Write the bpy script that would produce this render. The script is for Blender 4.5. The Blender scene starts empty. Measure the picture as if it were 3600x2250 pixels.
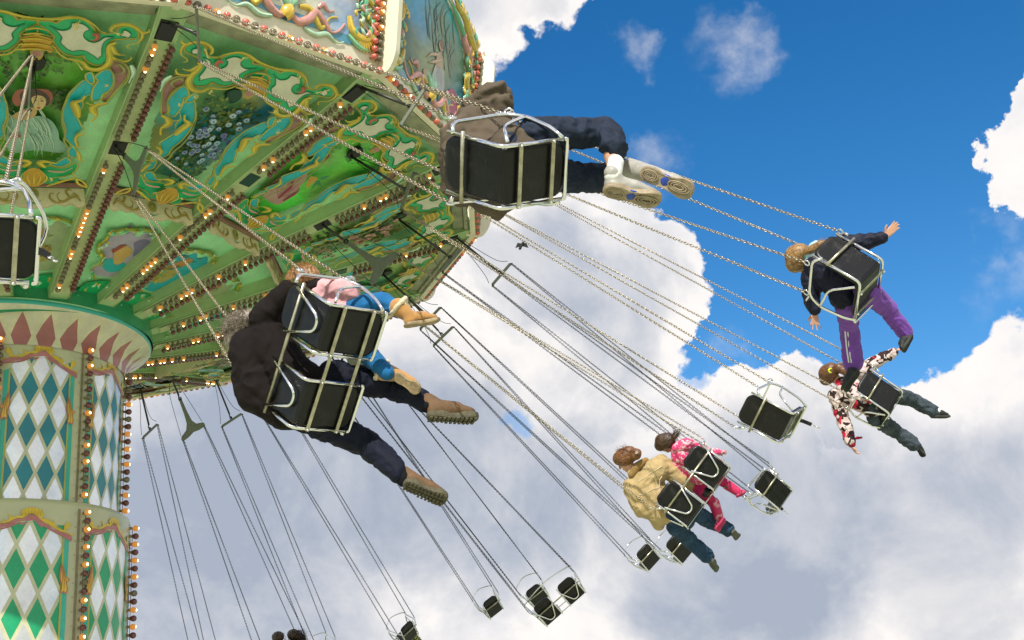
import bpy, bmesh, math, random
from mathutils import Vector, Matrix, noise
from mathutils.geometry import tessellate_polygon

random.seed(7)
PI = math.pi
V = Vector
sc = bpy.context.scene
COL = sc.collection

# ------------------------------------------------------------------ camera
CAM = V((0.0, -14.7122, 1.599))
RT = V((0.914591, -0.393888, -0.091514))
UP = V((-0.062219, -0.360683, 0.930611))
FW = V((0.399564, 0.845435, 0.354385))
FPX = 3942.88                      # focal length in pixels of the 3600 px wide photograph
cd = bpy.data.cameras.new('camera')
cam = bpy.data.objects.new('camera', cd)
COL.objects.link(cam)
cam.matrix_world = Matrix(((RT.x, UP.x, -FW.x, CAM.x), (RT.y, UP.y, -FW.y, CAM.y),
                           (RT.z, UP.z, -FW.z, CAM.z), (0, 0, 0, 1)))
cd.sensor_width = 36.0
cd.lens = FPX / 3600 * 36.0
cd.clip_end = 3000
sc.camera = cam


def ray(px, py):
    return (RT * ((px - 1800) / FPX) + UP * (-(py - 1125) / FPX) + FW).normalized()


def at(px, py, d):
    return CAM + ray(px, py) * d


# ------------------------------------------------------------------ world, sun, exposure
SUN_EL = math.radians(43)
SUNH = V((-0.52, -0.85, 0)).normalized()
SUN = V((SUNH.x * math.cos(SUN_EL), SUNH.y * math.cos(SUN_EL), math.sin(SUN_EL)))
sc.view_settings.view_transform = 'Standard'
sc.view_settings.look = 'None'
sc.view_settings.exposure = 0.12
sc.view_settings.gamma = 1.0
sl = bpy.data.lights.new('sun', 'SUN')
sl.energy = 4.9
sl.angle = math.radians(0.5)
sl.color = (1.0, 0.95, 0.86)
so = bpy.data.objects.new('sun', sl)
COL.objects.link(so)
so.rotation_euler = (-SUN).to_track_quat('-Z', 'Y').to_euler()
so.location = (0, 0, 60)

W = bpy.data.worlds.new('World')
sc.world = W
W.use_nodes = True
NT = W.node_tree
NT.nodes.clear()


class NG:
    """tiny node-graph helper"""
    def __init__(s, nt):
        s.nt = nt

    def n(s, t, **kw):
        nd = s.nt.nodes.new(t)
        for k, v in kw.items():
            setattr(nd, k, v)
        return nd

    def put(s, sock, v):
        if isinstance(v, bpy.types.NodeSocket):
            s.nt.links.new(v, sock)
        else:
            sock.default_value = v

    def m(s, op, a, b=0.0, c=0.0, clamp=False):
        nd = s.n('ShaderNodeMath', operation=op)
        nd.use_clamp = clamp
        s.put(nd.inputs[0], a); s.put(nd.inputs[1], b); s.put(nd.inputs[2], c)
        return nd.outputs[0]

    def vm(s, op, a, b=(0, 0, 0), out=0):
        nd = s.n('ShaderNodeVectorMath', operation=op)
        s.put(nd.inputs[0], a); s.put(nd.inputs[1], b)
        return nd.outputs['Value'] if out == 'v' else nd.outputs[0]

    def scale(s, a, f):
        nd = s.n('ShaderNodeVectorMath', operation='SCALE')
        s.put(nd.inputs[0], a); s.put(nd.inputs['Scale'], f)
        return nd.outputs[0]

    def noise(s, vec, scale, detail=4.0, rough=0.55, col=False, dist=0.0):
        nd = s.n('ShaderNodeTexNoise')
        if vec is not None:
            s.put(nd.inputs['Vector'], vec)
        s.put(nd.inputs['Scale'], scale); s.put(nd.inputs['Detail'], detail)
        s.put(nd.inputs['Roughness'], rough); s.put(nd.inputs['Distortion'], dist)
        return nd.outputs['Color' if col else 0]

    def mr(s, v, a, b, c=0.0, d=1.0, smooth=True):
        nd = s.n('ShaderNodeMapRange')
        nd.interpolation_type = 'SMOOTHSTEP' if smooth else 'LINEAR'
        s.put(nd.inputs[0], v); s.put(nd.inputs[1], a); s.put(nd.inputs[2], b)
        s.put(nd.inputs[3], c); s.put(nd.inputs[4], d)
        return nd.outputs[0]

    def mix(s, f, a, b, blend='MIX'):
        nd = s.n('ShaderNodeMix', data_type='RGBA', blend_type=blend)
        s.put(nd.inputs[0], f); s.put(nd.inputs[6], a); s.put(nd.inputs[7], b)
        return nd.outputs[2]


g = NG(NT)
wo = g.n('ShaderNodeOutputWorld')
bg = g.n('ShaderNodeBackground')
sky = g.n('ShaderNodeTexSky')
sky.sky_type = 'NISHITA'
sky.sun_disc = False
sky.sun_elevation = SUN_EL
sky.sun_rotation = math.atan2(SUNH.x, SUNH.y)
sky.air_density = 1.0
sky.dust_density = 0.4
sky.ozone_density = 2.5
geo = g.n('ShaderNodeTexCoord')
dirn = geo.outputs['Generated']
# cumulus: direction bent by two sizes of noise, then compared with a set of cloud puffs in the sky
n1 = g.noise(dirn, 9.0, 7.0, 0.58, col=True)
n2 = g.noise(dirn, 34.0, 6.0, 0.6, col=True)
w1 = g.scale(g.vm('SUBTRACT', n1, (0.5, 0.5, 0.5)), 0.115)
w2 = g.scale(g.vm('SUBTRACT', n2, (0.5, 0.5, 0.5)), 0.028)
dd = g.vm('NORMALIZE', g.vm('ADD', g.vm('ADD', dirn, w1), w2))


def blobs(vec, lst):
    acc = None
    for px, py, r in lst:
        d = ray(px, py)
        ang = r / FPX
        k = 1.0 / (1.0 - math.cos(ang))
        f = g.m('MULTIPLY_ADD', g.vm('DOT_PRODUCT', vec, tuple(d), 'v'), k, 1.0 - k)
        acc = f if acc is None else g.m('MAXIMUM', acc, f)
    return acc


SOLID = [(1700, -30, 170), (1580, 60, 260), (1350, 150, 420), (1900, -120, 220),
         (3650, 500, 110), (3590, 600, 90), (3660, 360, 90), (3680, 640, 110),
         (1960, 820, 170), (2130, 800, 190), (2250, 930, 170), (2060, 1010, 330), (1820, 930, 170),
         (2290, 1090, 180), (2370, 1120, 110), (2230, 1230, 210), (2060, 1300, 330), (1400, 1300, 600), (1700, 950, 190),
         (3640, 1350, 235), (3460, 1400, 200), (3280, 1465, 165), (3060, 1480, 140), (2920, 1450, 140),
         (2740, 1430, 140), (2620, 1420, 130), (2480, 1480, 150), (2350, 1420, 130), (2640, 1610, 260),
         (1800, 2500, 1150), (300, 2100, 1150), (3100, 2500, 1080), (3700, 2000, 700), (2500, 1900, 420), (1200, 1700, 500),
         (-500, 300, 900), (-1500, 1500, 1600)]
WISP = [(2560, 170, 150), (2510, 250, 80), (2640, 140, 90), (2230, 190, 80), (2330, 535, 130), (2480, 1290, 130),
        (3560, 890, 170),]
cov = blobs(dd, SOLID)
mask = g.mr(cov, -0.03, 0.19)
wc = blobs(dd, WISP)
wn = g.noise(dirn, 15.0, 7.0, 0.6)
wmask = g.m('MULTIPLY', g.mr(wc, -0.2, 1.0), g.mr(wn, 0.40, 0.82, 0.0, 0.62))
# holes of blue low in the cloud deck
hole = blobs(dd, [(1790, 1530, 75), (2440, 1330, 60)])
mask = g.m('MULTIPLY', mask, g.mr(hole, 0.0, 0.9, 1.0, 0.45))
mask = g.m('MAXIMUM', mask, wmask)
# broken cloud over the rest of the sky, away from the part the photograph shows
rest = g.mr(g.vm('DOT_PRODUCT', dirn, tuple(FW), 'v'), .90, .80)
mask = g.m('MAXIMUM', mask, g.m('MULTIPLY', rest, g.mr(g.noise(dirn, 2.6, 7.0, .6), .43, .52)))
# brightness of the cloud masses: lit heads and shaded bellies
GREY = [(1950, 960, 250, .75), (2160, 1130, 220, .55), (1000, 1650, 520, 1.0), (1450, 1600, 400, .9), (700, 1900, 560, 1.0),
        (1100, 2000, 300, .6), (2100, 1700, 330, .6), (2750, 1900, 480, .95), (2500, 2050, 380, .9), (2250, 1830, 300, .75), (2950, 1830, 340, .8),
        (3300, 1900, 380, .7), (2700, 2160, 330, .75), (3560, 1760, 240, .4), (3100, 1640, 220, .35), (1700, 1780, 380, .8), (1500, 1250, 300, .4), (1800, 1350, 300, .35),
        (3480, 2100, 200, .35), (1300, 2150, 200, .3), (500, 2150, 300, .5), (1650, 30, 190, .5), (1800, 60, 120, .45)]
dd2 = g.vm('NORMALIZE', g.vm('ADD', dirn, g.scale(g.vm('SUBTRACT', n1, (0.5, 0.5, 0.5)), 0.15)))
sh = None
for px, py, r, wgt in GREY:
    f = blobs(dd2, [(px, py, r)])
    f = g.m('MULTIPLY', g.mr(f, -0.5, 0.9), wgt)
    sh = f if sh is None else g.m('MAXIMUM', sh, f)
n3 = g.noise(dirn, 7.0, 8.0, 0.62, dist=0.3)
shade = g.m('ADD', sh, g.mr(n3, 0.32, 0.72, -0.26, 0.26), clamp=True)
rim = g.mr(cov, 0.05, 0.5, 0.0, 1.0)
shade = g.m('MULTIPLY', shade, g.m('MAXIMUM', rim, 0.15))
lit = g.mix(g.mr(n3, 0.3, 0.75), (1.05, 1.0, 0.96, 1), (0.86, 0.85, 0.87, 1))
ccol = g.mix(shade, lit, (0.40, 0.455, 0.56, 1))
ccol = g.scale(ccol, 8.2)
hs = g.n('ShaderNodeHueSaturation')
hs.inputs['Saturation'].default_value = 1.39
hs.inputs['Value'].default_value = 1.22
NT.links.new(sky.outputs[0], hs.inputs['Color'])
skyc = hs.outputs[0]
wcol = g.mix(mask, skyc, ccol)
NT.links.new(wcol, bg.inputs['Color'])
bg.inputs['Strength'].default_value = 0.115
NT.links.new(bg.outputs[0], wo.inputs['Surface'])


# ------------------------------------------------------------------ materials
def mat(name, col=(.5, .5, .5), rough=.5, metal=0.0, coat=0.0, trans=0.0, emit=None, es=0.0, var=0.0, vscale=8.0,
        bump=0.0, bscale=60.0, alpha=1.0, sheen=0.0, spec=0.5, detail=4.0):
    m = bpy.data.materials.new(name)
    m.use_nodes = True
    nt = m.node_tree
    b = nt.nodes['Principled BSDF']
    b.inputs['Base Color'].default_value = (*col, 1)
    b.inputs['Roughness'].default_value = rough
    b.inputs['Metallic'].default_value = metal
    b.inputs['Coat Weight'].default_value = coat
    b.inputs['Coat Roughness'].default_value = 0.12
    b.inputs['Transmission Weight'].default_value = trans
    b.inputs['Specular IOR Level'].default_value = spec
    b.inputs['Sheen Weight'].default_value = sheen
    b.inputs['Alpha'].default_value = alpha
    if emit:
        b.inputs['Emission Color'].default_value = (*emit, 1)
        b.inputs['Emission Strength'].default_value = es
    h = NG(nt)
    if var or bump:
        tc = h.n('ShaderNodeTexCoord').outputs['Object']
    if var:
        nz = h.noise(tc, vscale, detail, 0.6)
        f = h.mr(nz, 0.3, 0.7, 1 - var, 1 + var, smooth=False)
        cc = h.n('ShaderNodeVectorMath', operation='SCALE')
        cc.inputs[0].default_value = col
        nt.links.new(f, cc.inputs['Scale'])
        nt.links.new(cc.outputs[0], b.inputs['Base Color'])
    if bump:
        bn = h.n('ShaderNodeBump')
        bn.inputs['Strength'].default_value = bump
        bn.inputs['Distance'].default_value = 0.01
        nt.links.new(h.noise(tc, bscale, 5.0, 0.6), bn.inputs['Height'])
        nt.links.new(bn.outputs[0], b.inputs['Normal'])
    return m


def paint_mat(name, rough=.4, coat=.25, metal=0.0, var=.14, vscale=5.0):
    """hand-painted surface: colour comes from the painted colour attribute, dulled a little by age"""
    m = bpy.data.materials.new(name)
    m.use_nodes = True
    nt = m.node_tree
    b = nt.nodes['Principled BSDF']
    h = NG(nt)
    at_ = h.n('ShaderNodeAttribute', attribute_name='paint')
    tc = h.n('ShaderNodeTexCoord').outputs['Object']
    nz = h.noise(tc, vscale, 6.0, 0.65)
    f = h.mr(nz, 0.28, 0.72, 1 - var, 1 + var, smooth=False)
    nz2 = h.noise(tc, 42.0, 4.0, 0.6)
    f2 = h.m('MULTIPLY', f, h.mr(nz2, 0.3, 0.7, 0.93, 1.06, smooth=False))
    c = h.scale(at_.outputs['Color'], f2)
    nt.links.new(c, b.inputs['Base Color'])
    b.inputs['Roughness'].default_value = rough
    b.inputs['Metallic'].default_value = metal
    b.inputs['Coat Weight'].default_value = coat
    b.inputs['Coat Roughness'].default_value = .18
    bn = h.n('ShaderNodeBump')
    bn.inputs['Strength'].default_value = .12
    bn.inputs['Distance'].default_value = .01
    nt.links.new(nz2, bn.inputs['Height'])
    nt.links.new(bn.outputs[0], b.inputs['Normal'])
    return m


M = {}
M['paint'] = paint_mat('painted_panel')
M['relief'] = paint_mat('painted_relief', rough=.3, coat=.6, var=.2, vscale=14)
M['soffit'] = mat('rib_soffit_paint', (.44, .50, .26), .5, var=.12, vscale=9, bump=.05)
M['mint'] = mat('mint_paint', (.42, .80, .44), .45, coat=.2, var=.08, vscale=3, bump=.05)
M['ribgreen'] = mat('rib_paint', (.38, .54, .26), .5, var=.10, vscale=5, bump=.06)
M['cream'] = mat('cream_paint', (.80, .73, .57), .4, coat=.25, var=.06, vscale=4, bump=.04)
M['drum'] = mat('drum_cream_paint', (.52, .51, .31), .38, coat=.3, var=.08, vscale=2.5, bump=.04)
M['green'] = mat('deep_green_paint', (.02, .28, .12), .35, coat=.4, var=.1)
M['pinkrail'] = mat('pink_rail_paint', (.50, .22, .20), .45, var=.15, vscale=9)
M['olive'] = mat('weathered_board', (.30, .31, .20), .6, var=.3, vscale=6, bump=.15)
M['brownwood'] = mat('brown_board', (.16, .07, .04), .55, var=.3, vscale=8)
M['black'] = mat('slot_shade', (.008, .008, .009), .5)  # stands for the shade inside the hanger openings
M['darkmetal'] = mat('dark_metal', (.05, .05, .045), .42, metal=.6, var=.25, vscale=30)
M['greymetal'] = mat('painted_steel', (.16, .17, .13), .45, metal=.2, var=.15, vscale=20, bump=.05)
M['chain'] = mat('galvanised_chain', (.36, .31, .215), .36, metal=.8)
M['chainshade'] = mat('shaded_chain', (.065, .065, .065), .4, metal=.6)  # same chain farther off, its shade against the sky put into the colour
M['chrome'] = mat('chrome_tube', (.86, .85, .82), .12, metal=1.0, var=.05, vscale=25)
M['strip'] = mat('worn_steel_strip', (.46, .43, .31), .32, metal=.8, var=.3, vscale=22)


def shell_mat():
    """black moulded shell with rubbed, dusty patches and fine scratches"""
    m = bpy.data.materials.new('black_seat_shell')
    m.use_nodes = True
    nt = m.node_tree; b = nt.nodes['Principled BSDF']; h = NG(nt)
    tc = h.n('ShaderNodeTexCoord').outputs['Object']
    nz = h.noise(tc, 6.0, 6.0, .65, dist=.6)
    sm = h.mr(nz, .50, .78)
    mp = h.n('ShaderNodeMapping'); nt.links.new(tc, mp.inputs[0])
    mp.inputs['Rotation'].default_value = (.3, .2, .5); mp.inputs['Scale'].default_value = (9, 160, 90)
    scr = h.mr(h.noise(mp.outputs[0], 1.0, 3.0, .6), .66, .74)
    c = h.mix(sm, (.0055, .0055, .0055, 1), (.022, .021, .019, 1))
    c = h.mix(h.m('MULTIPLY', scr, .5), c, (.07, .068, .06, 1))
    nt.links.new(c, b.inputs['Base Color'])
    nt.links.new(h.m('ADD', .30, h.m('MULTIPLY', sm, .28)), b.inputs['Roughness'])
    b.inputs['Specular IOR Level'].default_value = .35
    bn = h.n('ShaderNodeBump'); bn.inputs['Strength'].default_value = .1; bn.inputs['Distance'].default_value = .01
    nt.links.new(h.noise(tc, 130.0, 3.0, .5), bn.inputs['Height']); nt.links.new(bn.outputs[0], b.inputs['Normal'])
    return m


M['pad'] = shell_mat()
M['strap'] = mat('black_strap', (.015, .015, .016), .7)
M['bulbred'] = mat('red_bulb', (.14, .035, .032), .18, coat=.5)
M['bulbbright'] = mat('coral_bulb', (.62, .13, .09), .2, coat=.4)
M['bulbclear'] = mat('clear_bulb', (.26, .22, .14), .08, trans=.45)
M['bulblit'] = mat('lit_bulb', (.32, .16, .05), .1, emit=(1.0, .36, .05), es=.42)
M['filament'] = mat('glowing_filament', (1, .7, .3), .3, emit=(1.0, .68, .28), es=10.0)
M['socket'] = mat('bulb_socket', (.25, .20, .12), .5, metal=.3)
M['brass'] = mat('brass', (.5, .36, .12), .35, metal=.8)


# ------------------------------------------------------------------ mesh helpers
class MB:
    def __init__(s):
        s.v = []; s.f = []; s.c = []; s.mi = []; s.sm = []

    def add(s, vs, fs, col=None, mi=0, smooth=False):
        o = len(s.v)
        s.v.extend([tuple(p) for p in vs])
        for f in fs:
            s.f.append(tuple(i + o for i in f))
            s.c.append(col or (1, 1, 1)); s.mi.append(mi); s.sm.append(smooth)

    def box(s, c, size, col=None, mi=0, mtx=None):
        x, y, z = size[0] / 2, size[1] / 2, size[2] / 2
        vs = [V((sx * x, sy * y, sz * z)) for sx in (-1, 1) for sy in (-1, 1) for sz in (-1, 1)]
        if mtx is not None:
            vs = [mtx @ p for p in vs]
        vs = [p + V(c) for p in vs]
        s.add(vs, [(0, 1, 3, 2), (4, 6, 7, 5), (0, 4, 5, 1), (2, 3, 7, 6), (0, 2, 6, 4), (1, 5, 7, 3)], col, mi)

    def tube(s, pts, r, n=8, col=None, mi=0, closed=False, flat=1.0, nrm=None, caps=True):
        """swept tube; r may be a list; flat squashes it along nrm"""
        pts = [V(p) for p in pts]
        N = len(pts)
        rs = r if isinstance(r, (list, tuple)) else [r] * N
        prev = None
        rings = []
        for i, p in enumerate(pts):
            if closed:
                t = (pts[(i + 1) % N] - pts[i - 1])
            else:
                t = pts[min(i + 1, N - 1)] - pts[max(i - 1, 0)]
            if t.length < 1e-9:
                t = V((0, 0, 1))
            t.normalize()
            if nrm is not None:
                u = V(nrm) - t * t.dot(V(nrm))
            elif prev is None:
                a = V((0, 0, 1)) if abs(t.z) < .9 else V((1, 0, 0))
                u = a - t * t.dot(a)
            else:
                u = prev - t * t.dot(prev)
            if u.length < 1e-9:
                u = t.orthogonal()
            u.normalize()
            prev = u
            w = t.cross(u)
            rings.append([p + (u * math.cos(2 * PI * k / n) * flat + w * math.sin(2 * PI * k / n)) * rs[i] for k in range(n)])
        vs = [q for rg in rings for q in rg]
        fs = []
        for i in range(N if closed else N - 1):
            j = (i + 1) % N
            for k in range(n):
                k2 = (k + 1) % n
                fs.append((i * n + k, i * n + k2, j * n + k2, j * n + k))
        if not closed and caps:
            fs.append(tuple(range(n - 1, -1, -1)))
            fs.append(tuple((N - 1) * n + k for k in range(n)))
        s.add(vs, fs, col, mi, True)

    def sphere(s, c, r, n=10, m=7, col=None, mi=0, sc3=(1, 1, 1), mtx=None):
        vs = []
        for i in range(m + 1):
            th = PI * i / m
            for k in range(n):
                ph = 2 * PI * k / n
                p = V((math.sin(th) * math.cos(ph) * sc3[0], math.sin(th) * math.sin(ph) * sc3[1], math.cos(th) * sc3[2])) * r
                if mtx is not None:
                    p = mtx @ p
                vs.append(p + V(c))
        fs = [(i * n + k, (i + 1) * n + k, (i + 1) * n + (k + 1) % n, i * n + (k + 1) % n) for i in range(m) for k in range(n)]
        s.add(vs, fs, col, mi, True)

    def capsule(s, a, b, r0, r1, n=12, flat=None):
        """tapered capsule; flat=(axis, factor) squashes it across that axis"""
        a = V(a); b = V(b)
        t = b - a
        L = t.length
        t = t / L if L > 1e-6 else V((0, 0, 1))
        u = t.orthogonal().normalized(); w = t.cross(u)
        rings = []
        for i in range(5):
            th = PI / 2 * i / 4
            rings.append((a - t * r0 * math.cos(th), r0 * math.sin(th)))
        for i in range(1, 5):
            f = i / 5
            rings.append((a + t * L * f, r0 + (r1 - r0) * f))
        for i in range(4, -1, -1):
            th = PI / 2 * i / 4
            rings.append((b + t * r1 * math.cos(th), r1 * math.sin(th)))
        vs = []
        for c, r in rings:
            for k in range(n):
                d = (u * math.cos(2 * PI * k / n) + w * math.sin(2 * PI * k / n)) * max(r, 1e-4)
                if flat:
                    ax = V(flat[0]).normalized()
                    d = d - ax * d.dot(ax) * (1 - flat[1])
                vs.append(c + d)
        R = len(rings)
        fs = [(i * n + k, i * n + (k + 1) % n, (i + 1) * n + (k + 1) % n, (i + 1) * n + k) for i in range(R - 1) for k in range(n)]
        fs.append(tuple(range(n - 1, -1, -1)))
        fs.append(tuple((R - 1) * n + k for k in range(n)))
        s.add(vs, fs, None, 0, True)

    def mesh(s, name, mats, paint=False):
        me = bpy.data.meshes.new(name)
        me.from_pydata(s.v, [], s.f)
        for m in (mats if isinstance(mats, (list, tuple)) else [mats]):
            me.materials.append(m)
        me.polygons.foreach_set('material_index', s.mi)
        me.polygons.foreach_set('use_smooth', s.sm)
        if paint:
            ca = me.color_attributes.new('paint', 'FLOAT_COLOR', 'CORNER')
            buf = []
            for p, c in zip(me.polygons, s.c):
                if isinstance(c[0], tuple):
                    for q in c:
                        buf.extend([q[0], q[1], q[2], 1.0])
                else:
                    buf.extend([c[0], c[1], c[2], 1.0] * p.loop_total)
            ca.data.foreach_set('color', buf)
        me.update()
        return me

    def build(s, name, mats, parent=None, paint=False, mtx=None):
        o = bpy.data.objects.new(name, s.mesh(name, mats, paint))
        COL.objects.link(o)
        if parent is not None:
            o.parent = parent
        if mtx is not None:
            o.matrix_local = mtx
        return o


def link_copy(o, parent=None, mtx=None):
    c = o.copy()
    COL.objects.link(c)
    if parent is not None:
        c.parent = parent
    if mtx is not None:
        c.matrix_local = mtx
    return c


def empty(name, loc=(0, 0, 0), parent=None):
    o = bpy.data.objects.new(name, None)
    COL.objects.link(o)
    o.empty_display_size = .2
    o.location = loc
    if parent is not None:
        o.parent = parent
    return o


def tag(o, label, cat, group=None, kind=None):
    o['label'] = label
    o['category'] = cat
    if group:
        o['group'] = group
    if kind:
        o['kind'] = kind
    return o


def crom(pts, n=6, closed=False):
    """Catmull-Rom curve through points (any dimension)"""
    P = [V(p) for p in pts]
    N = len(P)
    out = []
    for i in range(N if closed else N - 1):
        p0 = P[i - 1] if (closed or i > 0) else P[i]
        p1 = P[i]; p2 = P[(i + 1) % N]
        p3 = P[(i + 2) % N] if (closed or i + 2 < N) else P[(i + 1) % N]
        for k in range(n):
            t = k / n
            out.append(.5 * ((2 * p1) + (p2 - p0) * t + (2 * p0 - 5 * p1 + 4 * p2 - p3) * t * t + (3 * p1 - p0 - 3 * p2 + p3) * t ** 3))
    if not closed:
        out.append(P[-1])
    return out


def rounded(pts, r=.05, n=5, closed=False):
    """polyline with rounded corners (for bent tubes)"""
    P = [V(p) for p in pts]
    N = len(P)
    out = []
    for i in range(N):
        if not closed and i in (0, N - 1):
            out.append(P[i]); continue
        a = P[i - 1]; b = P[i]; c = P[(i + 1) % N]
        da = (a - b); dc = (c - b)
        rr = min(r, da.length * .49, dc.length * .49)
        s0 = b + da.normalized() * rr; s1 = b + dc.normalized() * rr
        for k in range(n + 1):
            t = k / n
            out.append(s0 * (1 - t) ** 2 + b * 2 * t * (1 - t) + s1 * t * t)
    return out


def put(name, me, parent=None, mtx=None):
    o = bpy.data.objects.new(name, me)
    COL.objects.link(o)
    if parent is not None:
        o.parent = parent
    if mtx is not None:
        o.matrix_local = mtx
    return o

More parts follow.
